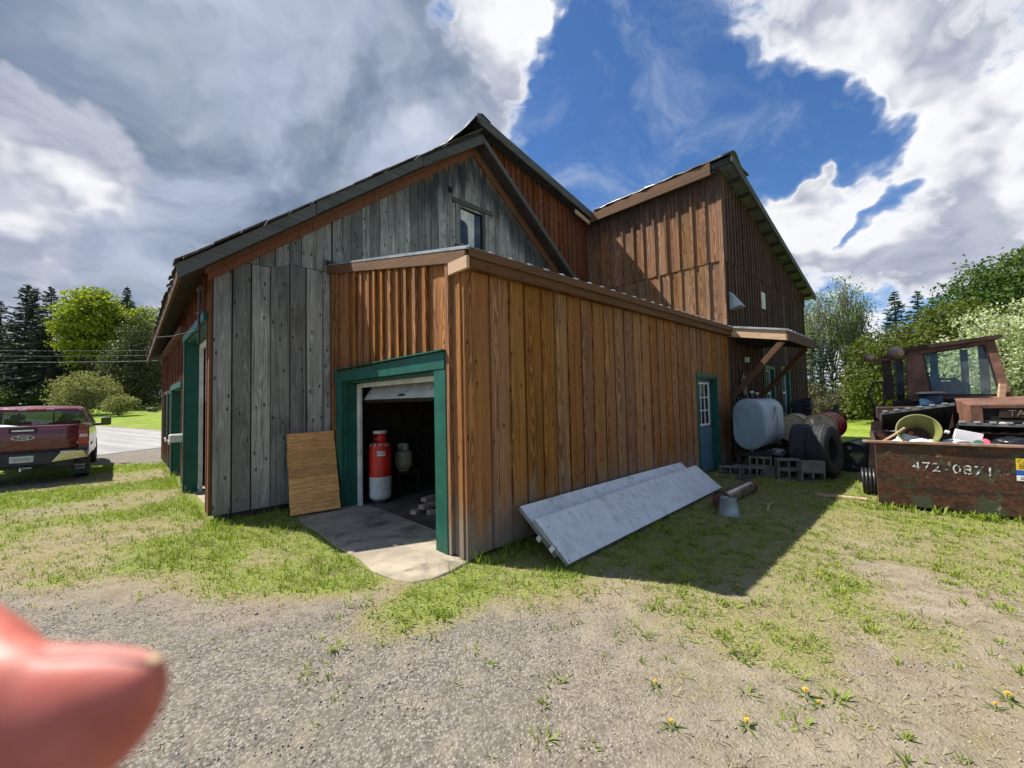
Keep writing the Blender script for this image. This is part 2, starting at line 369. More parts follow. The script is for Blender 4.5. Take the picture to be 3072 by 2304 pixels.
M['cream'] = simple('cream_drum_paint', (.50, .40, .25), .55, var=.14, scale=4, dirt=(.33, .22, .12), dirt_amt=.5)
M['drum_red'] = simple('red_drum_paint', (.30, .02, .022), .4, var=.2, scale=4, dirt=(.18, .02, .02), dirt_amt=.5)
M['sheet_white'] = None
M['olive'] = simple('olive_green_plastic', (.20, .21, .07), .45, var=.15, scale=4)
M['bag_white'] = simple('white_plastic_bag', (.72, .72, .73), .4, var=.08, scale=6)
M['bag_black'] = simple('black_plastic_bag', (.010, .011, .014), .28, var=.3, scale=6, spec=.7)
M['pink'] = simple('pink_plastic', (.72, .10, .16), .4, var=.1)
M['teal'] = simple('green_plastic_cap', (.02, .14, .10), .4, var=.1)
M['yellow'] = simple('yellow_print', (.75, .52, .03), .5, var=.05)
M['blue_print'] = simple('blue_print', (.02, .09, .42), .5, var=.05)
M['print_white'] = simple('white_lettering', (.78, .78, .75), .6, var=.1, scale=30, dirt=(.3, .22, .15), dirt_amt=.4)
M['print_black'] = simple('black_lettering', (.02, .02, .02), .5, var=.1)
def glass(name, c, rough=.04, alpha=None):
    m, k, b = new_mat(name); setp(k, b, col=c, rough=rough, spec=.7)
    if alpha is not None:
        t = k.n('ShaderNodeBsdfTransparent', ins={'Color': (.86, .93, .93, 1)}); g = k.n('ShaderNodeBsdfGlossy', ins={'Roughness': .05})
        fr = k.n('ShaderNodeFresnel', ins={'IOR': 1.45}).outputs[0]
        mx = k.n('ShaderNodeMixShader', ins={0: fr, 1: t.outputs[0], 2: g.outputs[0]})
        d = k.n('ShaderNodeBsdfDiffuse', ins={'Color': (.3, .34, .35, 1)})
        dust = k.m('ADD', k.m('MULTIPLY', k.rng(k.noise(k.n('ShaderNodeTexCoord').outputs['Object'], 3, 5, .6), .4, .75), .16), 1-alpha)
        m2 = k.n('ShaderNodeMixShader', ins={0: dust, 1: mx.outputs[0], 2: d.outputs[0]})
        k.t.links.new(m2.outputs[0], k.t.nodes['Material Output'].inputs[0])
    return m
M['pane'] = glass('dark_window_glass', (.012, .018, .026))
M['tint'] = glass('tinted_cab_glass', (.1, .1, .1), alpha=.97)
M['tint'].node_tree.nodes['Transparent BSDF'].inputs[0].default_value = (.30, .36, .37, 1)
M['clear'] = glass('dusty_clear_glass', (.1, .1, .1), alpha=.93)
def white_panel():
    m, k, b = new_mat('mildewed_white_panel'); co = k.n('ShaderNodeTexCoord').outputs['Object']
    r = k.n('ShaderNodeObjectInfo').outputs['Random']; co = k.vm('ADD', co, k.comb(k.m('MULTIPLY', r, 9.0), 0.0, 0.0))
    x, y, z = k.sep(co)[:3]
    st = k.noise(k.comb(k.m('MULTIPLY', x, 3.0), 0.0, k.m('MULTIPLY', z, 2.2)), 2.0, 8, .7, .4)
    bl = k.noise(co, 4.5, 8, .72, .3)
    c = k.mix(k.rng(st, .40, .72), (.66, .67, .66), (.50, .51, .49))
    c = k.mix(k.m('MULTIPLY', k.rng(bl, .50, .68), .6), c, (.33, .34, .28))
    c = k.mix(k.m('MULTIPLY', k.rng(k.noise(k.comb(k.m('MULTIPLY', x, 34.0), 0.0, k.m('MULTIPLY', z, 14.0)), 1.0, 1, .5), .71, .74), .9), c, (.04, .05, .05))
    setp(k, b, col=c, rough=.55, spec=.4, nrm=bump(k, bl, .1, .003)); return m
M['sheet_white'] = white_panel()
def rusty_steel(name, green=(.055, .07, .04), streak=True):
    m, k, b = new_mat(name); co = k.n('ShaderNodeTexCoord').outputs['Object']; x, y, z = k.sep(co)[:3]
    n = k.noise(co, 3.2, 9, .68, .5); f = k.noise(co, 26, 6, .65); bnd = k.noise(k.comb(k.m('MULTIPLY', x, 1.0), k.m('MULTIPLY', y, 1.0), k.m('MULTIPLY', z, 4.5)), 2.0, 8, .62, .6)
    c = k.mix(k.rng(f, .3, .7), (.032, .015, .010), (.13, .05, .024))
    c = k.mix(k.m('MULTIPLY', k.rng(bnd, .46, .60), .9), c, (.030, .018, .013))
    c = k.mix(k.m('MULTIPLY', k.rng(n, .52, .60), .9), c, green)
    c = k.mix(k.m('MULTIPLY', k.rng(k.noise(co, 7.5, 7, .6, .3), .64, .69), .7), c, (.30, .24, .15))
    setp(k, b, col=c, rough=k.rng(f, .3, .7, .38, .75), spec=.4, metal=.1, nrm=bump(k, k.m('ADD', f, n), .25, .006)); return m
M['rusty_green'] = rusty_steel('rusty_green_steel')
M['rust_machine'] = simple('rust_red_machine_steel', (.15, .072, .046), .75, var=.4, scale=3.5, dirt=(.09, .045, .03), dirt_amt=.8, bmp=.3)
M['rust_dark'] = simple('dark_rusted_steel', (.05, .026, .02), .8, var=.4, scale=4, dirt=(.02, .018, .018), dirt_amt=.6)
def car_paint():
    m, k, b = new_mat('dusty_maroon_paint'); co = k.n('ShaderNodeTexCoord').outputs['Object']
    x, y, z = k.sep(co)[:3]
    d = k.noise(k.comb(k.m('MULTIPLY', x, 2.5), k.m('MULTIPLY', y, 2.5), k.m('MULTIPLY', z, 7.0)), 1.8, 8, .66, .6)
    dd = k.m('MULTIPLY', k.rng(d, .36, .62), k.rng(z, .4, 1.45, .85, .35))
    c = k.mix(dd, (.16, .006, .013), (.155, .085, .08))
    setp(k, b, col=c, rough=k.m('ADD', k.m('MULTIPLY', dd, .4), .16), spec=.5)
    b.inputs['Coat Weight'].default_value = .4; return m
M['maroon'] = car_paint()
M['tail_red'] = simple('tail_lamp_red', (.42, .012, .012), .15, var=.1, spec=.7)
M['tail_white'] = simple('reverse_lamp_white', (.62, .58, .55), .15, var=.1, spec=.7)
def planks_ply():
    m, k, b = new_mat('edge_glued_pine'); co = k.n('ShaderNodeTexCoord').outputs['Object']; r = k.n('ShaderNodeObjectInfo').outputs['Random']
    x, y, z = k.sep(co)[:3]; ra = k.m('MULTIPLY', r, 43.0)
    p = k.comb(k.m('MULTIPLY', x, .9), ra, k.m('MULTIPLY', z, 11.0))
    g = k.noise(p, 4.5, 7, .62, 1.2)
    c = k.mix(k.rng(g, .32, .68), (.48, .21, .058), (.76, .41, .145))
    vd = k.n('ShaderNodeTexVoronoi', voronoi_dimensions='2D', ins={'Vector': k.comb(k.m('ADD', k.m('MULTIPLY', x, 5.0), ra), k.m('MULTIPLY', z, 8.0), 0.0), 'Scale': 1.2})
    c = k.mix(k.m('MULTIPLY', k.rng(vd.outputs['Distance'], .035, .085, 1, 0), .7), c, (.10, .04, .014))
    c = k.mix(k.m('MULTIPLY', k.rng(k.noise(co, 3.0, 6, .6), .5, .7), .3), c, (.30, .17, .075))
    c = k.n('ShaderNodeHueSaturation', ins={'Value': k.rng(r, 0, 1, .78, 1.15, False), 'Color': c}).outputs[0]
    setp(k, b, col=c, rough=.75, spec=.25, nrm=bump(k, g, .3, .003)); return m
M['pine'] = planks_ply()
def leaf_mat(name, c1, c2, trans=.35):
    m, k, b = new_mat(name); t = k.n('ShaderNodeAttribute', attribute_name='tint').outputs['Fac']
    c = k.mix(t, c1, c2); r = k.n('ShaderNodeObjectInfo').outputs['Random']
    c = k.n('ShaderNodeHueSaturation', ins={'Value': k.rng(r, 0, 1, .88, 1.12, False), 'Color': c}).outputs[0]
    setp(k, b, col=c, rough=.6, spec=.25)
    tr = k.n('ShaderNodeBsdfTranslucent'); k.t.links.new(k.vm('MULTIPLY', c, (1.15, 1.2, .6)), tr.inputs[0])
    mx = k.n('ShaderNodeMixShader', ins={0: trans, 1: b.outputs[0], 2: tr.outputs[0]})
    k.t.links.new(mx.outputs[0], k.t.nodes['Material Output'].inputs[0]); return m
M['leaf_maple'] = leaf_mat('fresh_maple_leaves', (.11, .155, .010), (.31, .36, .030), .38)
M['leaf_olive'] = leaf_mat('olive_spring_leaves', (.055, .085, .012), (.16, .18, .03), .35)
M['leaf_mid'] = leaf_mat('mid_green_leaves', (.035, .075, .015), (.105, .165, .035), .35)
M['leaf_cedar'] = leaf_mat('brown_green_cedar_foliage', (.045, .06, .022), (.12, .12, .05), .25)
M['leaf_spruce'] = leaf_mat('blue_green_spruce_needles', (.016, .038, .026), (.060, .095, .066), .15)
M['leaf_shrub'] = leaf_mat('yellow_green_shrub_leaves', (.12, .13, .04), (.30, .31, .13), .4)
M['leaf_birch'] = leaf_mat('thin_young_leaves', (.07, .115, .022), (.19, .27, .06), .45)
M['blossom'] = leaf_mat('white_blossom_and_leaf', (.16, .22, .06), (.66, .68, .50), .35)
M['grassblade'] = leaf_mat('grass_blades', (.11, .17, .016), (.33, .40, .06), .4)
M['drygrass'] = leaf_mat('dry_grass_blades', (.22, .18, .10), (.42, .37, .24), .3)
M['bark'] = simple('grey_brown_bark', (.075, .062, .05), .95, var=.35, scale=4, bmp=.6, fine=25)
M['bark_pale'] = simple('pale_birch_bark', (.20, .19, .165), .9, var=.35, scale=4)

# ------------------------------------------------------------------ terrain
def vnoise(x, y, seed=0):
    xi = np.floor(x).astype(np.int64); yi = np.floor(y).astype(np.int64); fx = x - xi; fy = y - yi
    fx = fx*fx*(3-2*fx); fy = fy*fy*(3-2*fy)
    def h(a, b):
        n = (a*374761393 + b*668265263 + seed*2147483647) & 0xffffffff
        n = ((n ^ (n >> 13))*1274126177) & 0xffffffff
        return ((n ^ (n >> 16)) & 0xffff)/65535.0
    return (h(xi, yi)*(1-fx) + h(xi+1, yi)*fx)*(1-fy) + (h(xi, yi+1)*(1-fx) + h(xi+1, yi+1)*fx)*fy
def fbm(x, y, s, o=4, seed=0):
    t = 0; a = .5; n = 0
    for i in range(o):
        t = t + a*vnoise(x*s, y*s, seed+i*17); n += a; a *= .5; s *= 2.03
    return t/n
def sst(x, a, b):
    t = np.clip((x-a)/(b-a), 0, 1); return t*t*(3-2*t)
def height(X, Y):
    X = np.asarray(X, float); Y = np.asarray(Y, float)
    left = sst(-X, 3, 9)
    ramp = np.clip((Y-13)/13, 0, 1)*.57 + np.clip(Y-26, 0, 40)*.078
    z = left*ramp + .035*(fbm(X, Y, .35, 3, 5)-.5)*sst(np.hypot(X, Y), 3, 8)
    return z
def hz(x, y): return float(height(np.array([x]), np.array([y]))[0])
def to_local(X, Y):
    dx, dy = X-A0.x, Y-A0.y; return dx*UX+dy*UY, -dx*UY+dy*UX
def cover(X, Y):
    """how much grass and how much loose grey gravel covers the yard at X, Y"""
    u, v = to_local(X, Y)
    n1 = fbm(X, Y, .55, 4, 1); n2 = fbm(X, Y, 2.2, 4, 2); n3 = fbm(X, Y, .9, 3, 9)
    edge = 3.55 + .55*(n3-.5)*2 - .06*(X+3)                       # front edge of the grass strip on the left
    gl = sst(Y, edge-.35, edge+.55)*sst(-X, .6, 1.7)*sst(16-Y, 1.8, 4.0)
    d_side = np.where((u > -.3) & (u < 15.5), np.abs(v), 9.0)
    d_front = np.where((v > -.4) & (v < .4), np.hypot(np.maximum(-u-.2, 0), 0)+.0, 9.0)
    wall = 1-sst(d_side, .12, .75)
    tip = np.exp(-((u+.55)**2/.55 + (v+.45)**2/.16))
    tip2 = np.exp(-((u-.4)**2/.8 + (v+.75)**2/.25))*.8
    shade = sst(-v, -.1, .3)*sst(2.4+v, 0, .5)*sst(u, .2, 1.2)*.66
    right = sst(Y, 3.2, 5.2)*sst(X, 1.6, 3.2)*.60
    far = sst(Y, 9.0, 12.5)*sst(X, 3.5, 6.0)
    scat = sst(X, .3, 1.6)*(.10+.42*sst(n1*.5+n3*.5, .40, .62))
    g = np.maximum.reduce([gl*(.46+.72*sst(n1*.6+n3*.4, .36, .58)), wall, tip, tip2, shade, right, scat])
    g = g*(.45+1.1*(n2*.5+n1*.5)) + far
    gravel_l = sst(edge+.25-Y, 0, .8)*(1-sst(X, -.6, 1.6)*.75)
    lot = sst(Y, 11.3, 12.6)*sst(-X, 6, 9)
    tracks = sst(-X, 6.5, 8.5)*(1-sst(np.abs(v-6.2+.3*u), .5, 1.6))*.5
    lawn = sst(-X, 12, 15)*sst(Y+X*.527, 12.1, 12.3) 
    rgt_lawn = sst(X, 9, 13)
    left_far = sst(-X, 9, 10.5)*(1-sst(Y, 9.5, 11.0))*.9          # gravel under the truck
    g = g*(1-lot)*(1-left_far*.75)*(1-tracks*.6)
    g = np.clip(np.maximum.reduce([g, lawn, rgt_lawn*.9, sst(Y, 24, 28)*1.0]), 0, 1)
    gr = np.clip(np.maximum.reduce([gravel_l, lot, left_far, tracks]), 0, 1)
    return g, gr
def axis_pts(lo, hi, step, far, ratio=1.16):
    a = list(np.arange(lo, hi, step)); s = step
    b = []; x = hi
    while x < far: b.append(x); s *= ratio; x += s
    c = []; s = step; x = lo - step
    while x > -far: c.append(x); s *= ratio; x -= s
    return np.array(c[::-1] + a + b + [far])
gx = axis_pts(-13, 10, .085, 500); gy = axis_pts(.4, 13.5, .085, 600)
GX, GY = np.meshgrid(gx, gy); nx, ny = len(gx), len(gy)
GZ = height(GX, GY); GG, GR = cover(GX, GY)
GZ = GZ + np.where(np.hypot(GX, GY) < 14, .012*(fbm(GX, GY, 3.1, 3, 21)-.5)*2, 0)
ii = (np.arange(ny-1)[:, None]*nx + np.arange(nx-1)[None, :]).ravel()
def ground_mat():
    m, k, b = new_mat('yard_ground'); co = k.n('ShaderNodeNewGeometry').outputs['Position']
    g = k.n('ShaderNodeAttribute', attribute_name='grass').outputs['Fac']; gr = k.n('ShaderNodeAttribute', attribute_name='gravel').outputs['Fac']
    big = k.noise(co, .8, 6, .6); med = k.noise(co, 5.0, 7, .65); fine = k.noise(co, 55, 5, .7)
    v1 = k.n('ShaderNodeTexVoronoi', ins={'Vector': co, 'Scale': 62.0}); v2 = k.n('ShaderNodeTexVoronoi', ins={'Vector': co, 'Scale': 24.0})
    cv = k.sep(v1.outputs['Color'])[0]
    stone = k.mix(k.rng(k.m('ADD', k.m('MULTIPLY', cv, .5), k.m('MULTIPLY', fine, .5)), .25, .75), (.108, .096, .08), (.32, .29, .245)); stone = k.mix(k.m('MULTIPLY', k.rng(v1.outputs['Distance'], .30, .65), .6), stone, (.085, .077, .066)); stone = k.mix(k.m('MULTIPLY', k.rng(k.noise(co, 1.7, 5, .6), .4, .65), .4), stone, (.155, .138, .112))
    stone = k.mix(k.m('MULTIPLY', k.rng(med, .45, .7), .5), stone, (.30, .255, .185))
    sand = k.mix(k.rng(med, .3, .7), (.155, .125, .08), (.30, .25, .175)); sand = k.mix(k.m('MULTIPLY', k.rng(fine, .35, .7), .6), sand, (.32, .28, .21))
    sand = k.mix(k.m('MULTIPLY', k.rng(v2.outputs['Distance'], .05, .14, 1, 0), .6), sand, (.42, .40, .36))
    sand = k.mix(k.m('MULTIPLY', k.rng(big, .45, .68), .5), sand, (.23, .17, .095))
    base = k.mix(k.m('MULTIPLY', k.m('ADD', gr, k.m('MULTIPLY', k.m('SUBTRACT', med, .5), .5)), 1.0, clamp=True), sand, stone)
    ge = k.m('ADD', g, k.m('MULTIPLY', k.m('SUBTRACT', k.noise(co, 9.0, 6, .7), .5), .9))
    thatch = k.mix(k.rng(fine, .3, .7), (.135, .12, .04), (.31, .28, .12))
    green = k.mix(k.rng(k.noise(co, 38, 4, .7), .3, .7), (.06, .10, .010), (.24, .30, .045))
    far = k.mix(k.rng(k.noise(co, .35, 5, .6), .3, .7), (.14, .20, .022), (.29, .35, .05))
    far = k.mix(k.rng(k.noise(co, 5, 4, .7), .35, .75), far, (.12, .19, .02))
    dist = k.vm('LENGTH', co); green = k.mix(k.rng(dist, 12, 20), green, far)
    base = k.mix(k.m('MULTIPLY', k.rng(ge, .15, .52), .74), base, thatch)
    base = k.mix(k.m('MULTIPLY', k.rng(ge, .42, .80), k.rng(dist, 9, 18, .72, 1.0)), base, green)
    h = k.m('ADD', k.m('MULTIPLY', k.rng(v1.outputs['Distance'], 0, .6, 1, 0), .5), fine)
    setp(k, b, col=base, rough=.95, spec=.15, nrm=bump(k, h, .8, .012)); return m
M['ground'] = ground_mat()
ground = np_mesh('ground', np.stack([GX.ravel(), GY.ravel(), GZ.ravel()], 1), np.stack([ii, ii+1, ii+nx+1, ii+nx], 1), M['ground'],
                 attr={'grass': GG.ravel(), 'gravel': GR.ravel()}, smooth=True)
tag(ground, kind='structure')
def road_mat():
    m, k, b = new_mat('worn_asphalt'); co = k.n('ShaderNodeNewGeometry').outputs['Position']; x, y, z = k.sep(co)[:3]
    al = k.m('ADD', k.m('MULTIPLY', x, .885), k.m('MULTIPLY', y, -.466)); ac = k.m('ADD', k.m('MULTIPLY', x, .466), k.m('MULTIPLY', y, .885))
    st = k.noise(k.comb(k.m('MULTIPLY', al, .12), k.m('MULTIPLY', ac, 1.6), 0.0), 1.5, 6, .6)
    c = k.mix(k.rng(st, .3, .7), (.22, .215, .205), (.36, .35, .335)); c = k.mix(k.m('MULTIPLY', k.noise(co, 8, 5, .7), .4), c, (.2, .2, .19))
    setp(k, b, col=c, rough=.9, spec=.2, nrm=bump(k, k.noise(co, 30, 3), .3, .01)); return m
M['road'] = road_mat()
rs = np.linspace(-70, 12, 60); rv = []
for s_ in rs:
    for t_ in np.linspace(-7.5, 0, 8):
        x = -22.5 + s_*.885 + t_*.466; y = 24.0 - s_*.466 + t_*.885
        rv.append((x, y, hz(x, y) + .012))
rf = [(i*8+j, (i+1)*8+j, (i+1)*8+j+1, i*8+j+1) for i in range(59) for j in range(7)]
tag(MB().add(rv, rf).build('road', M['road'], smooth='full'), kind='structure')

# ------------------------------------------------------------------ the barn
barn = empty('barn', (A0.x, A0.y, 0), TH, 'large weathered wooden barn with brown garage lean-to and green-trimmed doors', 'barn')
BV = 3.74                                   # the grey gable stands this far behind the lean-to's side wall
UE, UEND, VEND, UL = 7.41, 15.19, 12.9, -1.64
def zG(u): return 7.38 - .79*abs(u - 3.1)   # underside of the steep old roof
def zM(u): return 8.44 - .225*u             # underside of the long shallow roof
def zL(v): return 3.02 + .2113*v            # top of the lean-to wall
rnd = random.Random(4)
def wall(name, axis, fixed, a0, a1, bot, top, mat, pitch, openings=(), style='plain', thick=.026, gap=.012, jit=.12, seed=1, off=0.0, parts=True, bat_w=.055, bat_t=.040, parent=None):
    rr = random.Random(seed)
    P = (lambda a, o, z: (a, fixed - o, z)) if axis == 'x' else (lambda a, o, z: (fixed - o, a, z))
    edges = [a0]
    while edges[-1] < a1 - pitch*.55: edges.append(edges[-1] + pitch*(1 + rr.uniform(-jit, jit)))
    edges = [e for e in edges if e < a1 - .06] + [a1]
    for (o0, o1, z0, z1) in openings:
        for e in (o0, o1): edges = [q for q in edges if abs(q - e) > .05 or q in (a0, a1)] + [e]
    edges = sorted(set(edges))
    def spans(p, q):
        mid = (p+q)/2; s = [(None, None)]
        for (o0, o1, z0, z1) in openings:
            if o0 - 1e-4 < mid < o1 + 1e-4:
                ns = []
                for lo, hi in s: ns += [(lo, z0), (z1, hi)]
                s = ns
        return s
    def slab(mb, p, q, o0, o1, lo, hi):
        b0 = bot(p) if lo is None else lo; b1 = bot(q) if lo is None else lo
        t0 = top(p) if hi is None else hi; t1 = top(q) if hi is None else hi
        if t0 - b0 < .02 and t1 - b1 < .02: return False
        t0 = max(t0, b0 + .002); t1 = max(t1, b1 + .002)
        mb.hexa([P(p, o1, b0), P(q, o1, b1), P(q, o0, b1), P(p, o0, b0), P(p, o1, t0), P(q, o1, t1), P(q, o0, t1), P(p, o0, t0)])
        return True
    wmb = MB()
    for p, q in zip(edges[:-1], edges[1:]):
        for lo, hi in spans(p, q): slab(wmb, p, q, off-.09, off-.004, lo, hi)
    wo = wmb.build(name, M['backing'], parent or barn)
    if not parts: return wo
    for i, (p, q) in enumerate(zip(edges[:-1], edges[1:])):
        g = gap*rr.uniform(.6, 1.5)
        for lo, hi in spans(p, q):
            mb = MB(); th = off + thick + rr.uniform(-.004, .005)
            if style == 'channel':      # face with a lower lip along one edge
                lip = .024
                ok = slab(mb, p+g/2+lip, q-g/2, off, th+.006, lo, hi)
                if ok: slab(mb, p+g/2, p+g/2+lip-.0005, off, th-.016, lo, hi)
            else:
                b_ = rr.uniform(-.02, .02) if (lo is None and style == 'loose') else 0
                ok = slab(mb, p+g/2, q-g/2, off, th, lo, hi)
            if ok: mb.build('board', mat, wo)
            if style == 'batten' and i > 0 and ok and not any(abs(p-o0) < .04 or abs(p-o1) < .04 for o0, o1, _a, _b in openings):
                mb = MB(); e = p + rr.uniform(-.006, .006)
                if slab(mb, max(a0, e-bat_w/2), e+bat_w/2, th+.001, th+bat_t+rr.uniform(-.004, .006), lo, hi): mb.build('batten', mat, wo)
    return wo
Z0 = lambda a: .03
# lean-to: front with the garage door, and the long side wall
GD = (.47, 3.11, .0, 1.96)
wall('garage_front_wall', 'y', 0, 0.02, BV-.002, Z0, lambda v: zL(v)+.02, M['cedar'], .22, [(GD[0], GD[1], -.2, GD[3])], 'batten', seed=3)
SD = (5.66, 6.60, -.2, 1.98)
wall('garage_side_wall', 'x', 0, 0.03, UE, lambda a: .05, lambda a: 3.03, M['cedar'], .27, [SD], 'channel', seed=8, jit=.09)
# grey gable: lower tier of wide boards on the open strip, finer boards above
wall('grey_gable_wall', 'x', BV, UL, -.006, lambda a: .09 - .05*min(1, max(0, (a-UL)))*0, lambda a: min(3.74 + .10*(a > -.8), zG(a)), M['grey'], .215, (), 'loose', seed=5, jit=.28, gap=.018, thick=.03)
wall('grey_gable_peak', 'x', BV, UL+.08, 0.0, lambda a: min(3.75 + .10*(a > -.8), zG(a)-.001), zG, M['grey'], .22, (), 'plain', seed=6, jit=.2, off=-.002, gap=.008)
WIN = (2.70, 3.42, 5.05, 5.86)
wall('gable_board_wall', 'x', BV, 0.02, UE-.05, lambda a: 3.3, lambda a: min(zG(a), 8), M['grey'], .185, [WIN, (2.44, 2.52, 6.08, 6.20)], 'plain', seed=7, jit=.25, gap=.008)
wall('garage_inner_wall', 'x', BV, 0.02, UE-.02, lambda a: .03, lambda a: 3.29, M['dark_wood'], .3, (), 'plain', seed=17, off=-.01)  # boards take a darker colour that imitates the gloom of the garage
# the taller red-brown wall over the steep rake
wall('upper_rake_wall', 'x', BV+.01, 3.14, UE, lambda a: max(zG(a)+.02, 3.3), zM, M['redwood'], .20, (), 'batten', seed=9, bat_w=.05)
# wing: wall facing the yard entrance and long end wall with windows
ZS = 4.72
wall('wing_upper_cladding', 'y', UE, .03, BV-.03, lambda a: ZS, lambda a: zM(UE), M['cedar_old'], .31, (), 'batten', seed=11, off=.02, bat_w=.06)
wall('wing_lower_cladding', 'y', UE, .03, BV-.03, lambda a: 2.9, lambda a: ZS-.004, M['cedar_old'], .31, (), 'batten', seed=12, bat_w=.075, bat_t=.032)
W1 = (10.15, 10.85, 1.0, 2.32); W2_ = (11.72, 12.50, 1.0, 2.36)
wall('wing_end_cladding', 'x', 0, UE+.0, UEND, lambda a: ZS, zM, M['wing_end'], .21, (), 'batten', seed=13, off=.02)
wall('wing_end_base', 'x', 0, UE+.004, UEND, lambda a: .22, lambda a: ZS-.004, M['wing_end'], .21, [W1, W2_], 'batten', seed=14)
# left wall with the truck doors
D1 = (4.02, 6.62, -.2, 2.86); D2 = (7.15, 9.35, -.2, 2.02); WA = (9.95, 10.65, .78, 1.98); WB = (11.1, 11.9, .78, 1.98)
def eaveL(v): return 3.62 - .038*(v-BV)
wall('truck_door_wall', 'y', UL, BV+.01, VEND, lambda a: .12, lambda a: eaveL(a)-.02, M['redwood'], .22, [D1, D2, WA, WB], 'batten', seed=15, bat_w=.05)
# plain sides nobody sees from the yard: keep the inside dark
MB().box(UL, UEND, VEND, VEND+.1, 0, 3.0).prism([(UL, VEND, 3.0), (UEND, VEND, 3.0), (UEND, VEND, zM(UEND)), (3.1, VEND, 7.7), (UL, VEND, 3.3)], (0, .1, 0)).build('rear_wall', M['redwood'], barn)
MB().box(UEND-.1, UEND-.005, .1, VEND, 0, zM(UEND)).build('end_wall', M['redwood'], barn)
MB().box(UL+.1, UEND-.2, BV+.2, VEND-.1, -.05, .0).build('barn_floor', M['concrete'], barn)
MB().box(UL+.05, .0, BV+.01, BV+.12, 0, .08).build('sill_beam', M['dark_wood'], barn)
# corner boards
MB().box(-.036, .075, -.034, .012, .02, 3.0).build('corner_board', M['cedar'], barn, bevel=.003)
MB().box(-.052, -.003, .012, .085, .02, 3.0).build('corner_board', M['cedar'], barn, bevel=.003)
MB().box(UL-.036, UL-.002, BV-.03, BV+.09, .1, 3.55).build('corner_board', M['trim_red'], barn, bevel=.003)
MB().box(UE-.06, UE-.045, -.05, .05, 3.2, zM(UE)).build('corner_board', M['cedar_old'], barn)
MB().box(-.03, -.002, BV-.10, BV-.032, .05, 3.78).build('corner_board', M['trim_red'], barn)
# ---- roofs
def slab_uz(pts, v0, v1): return MB().prism([(u, v0, z) for u, z in pts], (0, v1-v0, 0))
VO = BV - .32
lr = MB()
e0 = (-2.0, zG(-2.0)); 
lr.hexa([(-2.0, VO, zG(-2.0)), (3.1, VO, 7.38), (3.1, VEND+.3, 7.38), (-2.0, VEND+.3, zG(-2.0)-.36),
         (-2.0, VO, zG(-2.0)+.17), (3.1, VO, 7.57), (3.1, VEND+.3, 7.57), (-2.0, VEND+.3, zG(-2.0)-.19)])
roofL = lr.build('old_shingle_roof', M['soffit'], barn)
rs_ = random.Random(2)
for c in range(3):                                    # ragged shingle courses along the eave
    x1 = -2.05 + c*.22; v = VO
    while v < VEND+.2:
        wd = rs_.uniform(.10, .22); f = (v-VO)/(VEND+.3-VO); zb = zG(-2.0) + .175 + .175*c - .36*f*(1-c*.04) + .012
        x0 = x1 - rs_.uniform(.0, .04); dz = rs_.uniform(-.004, .008)
        MB().hexa([(x0, v, zb-.02+dz), (x1+.3, v, zb+.225), (x1+.3, v+wd-.008, zb+.225), (x0, v+wd-.008, zb-.02+dz),
                   (x0, v, zb+.0+dz), (x1+.3, v, zb+.24), (x1+.3, v+wd-.008, zb+.24), (x0, v+wd-.008, zb+dz)]).build('shingle', M['shake'], roofL)
        v += wd
MB().hexa([(-2.04, VO+.01, zG(-2.0)-.015), (-2.003, VO+.01, zG(-2.0)-.015), (-2.003, VEND+.3, zG(-2.0)-.375), (-2.04, VEND+.3, zG(-2.0)-.375),
           (-2.04, VO+.01, zG(-2.0)+.16), (-2.003, VO+.01, zG(-2.0)+.16), (-2.003, VEND+.3, zG(-2.0)-.2), (-2.04, VEND+.3, zG(-2.0)-.2)]).build('eave_board', M['fascia'], roofL)
MB().box(-1.80, -1.69, BV+2.6, VEND, 3.02, 3.12).build('wall_plate', M['fascia'], barn)
# grey bargeboard, left slope, in three lengths that do not quite line up
for j, (ua, ub, dz) in enumerate(((-2.06, -.35, 0), (-.34, 1.62, .012), (1.63, 3.16, -.004))):
    slab_uz([(ua, zG(ua)-.03+dz), (ub, zG(ub)-.03+dz), (ub, zG(ub)+.17+dz), (ua, zG(ua)+.17+dz)], VO-.035, VO-.002).build('bargeboard', M['fascia_grey'], barn, bevel=.004)
for j in range(16):                                   # shingle ends lying on the bargeboard
    ua = -2.0 + j*.32; k_ = rs_.uniform(.0, .03)
    slab_uz([(ua, zG(ua)+.187+k_), (ua+.31, zG(ua+.31)+.187+k_), (ua+.31, zG(ua+.31)+.21+k_), (ua, zG(ua)+.21+k_)], VO-.06-rs_.uniform(0, .03), VO+.3).build('shingle_end', M['shake'], roofL)
slab_uz([(3.1, 7.38), (7.38, zG(7.38)), (7.38, zG(7.38)+.12), (3.1, 7.53)], VO, BV-.035).build('old_roof_overhang', M['soffit'], barn)
slab_uz([(3.17, zG(3.17)+.02), (7.2, zG(7.2)+.02), (7.2, zG(7.2)+.15), (3.17, zG(3.17)+.15)], VO-.03, VO-.002).build('bargeboard', M['fascia_grey'], barn, bevel=.004)
# red-brown trim under both slopes
slab_uz([(UL-.06, zG(UL-.06)-.21), (3.1, 7.14), (3.1, 7.375), (UL-.06, zG(UL-.06)-.003)], BV-.062, BV-.033).build('rake_trim', M['trim_red'], barn, bevel=.003)
slab_uz([(3.101, 7.14), (7.0, zG(7.0)-.235), (7.0, zG(7.0)-.003), (3.101, 7.375)], BV-.062, BV-.033).build('rake_trim', M['trim_red'], barn, bevel=.003)
slab_uz([(UL-.1, zG(UL-.1)-.10), (3.09, 7.29), (3.09, 7.374), (UL-.1, zG(UL-.1)-.002)], BV-.10, BV-.064).build('rake_moulding', M['trim_red'], barn)
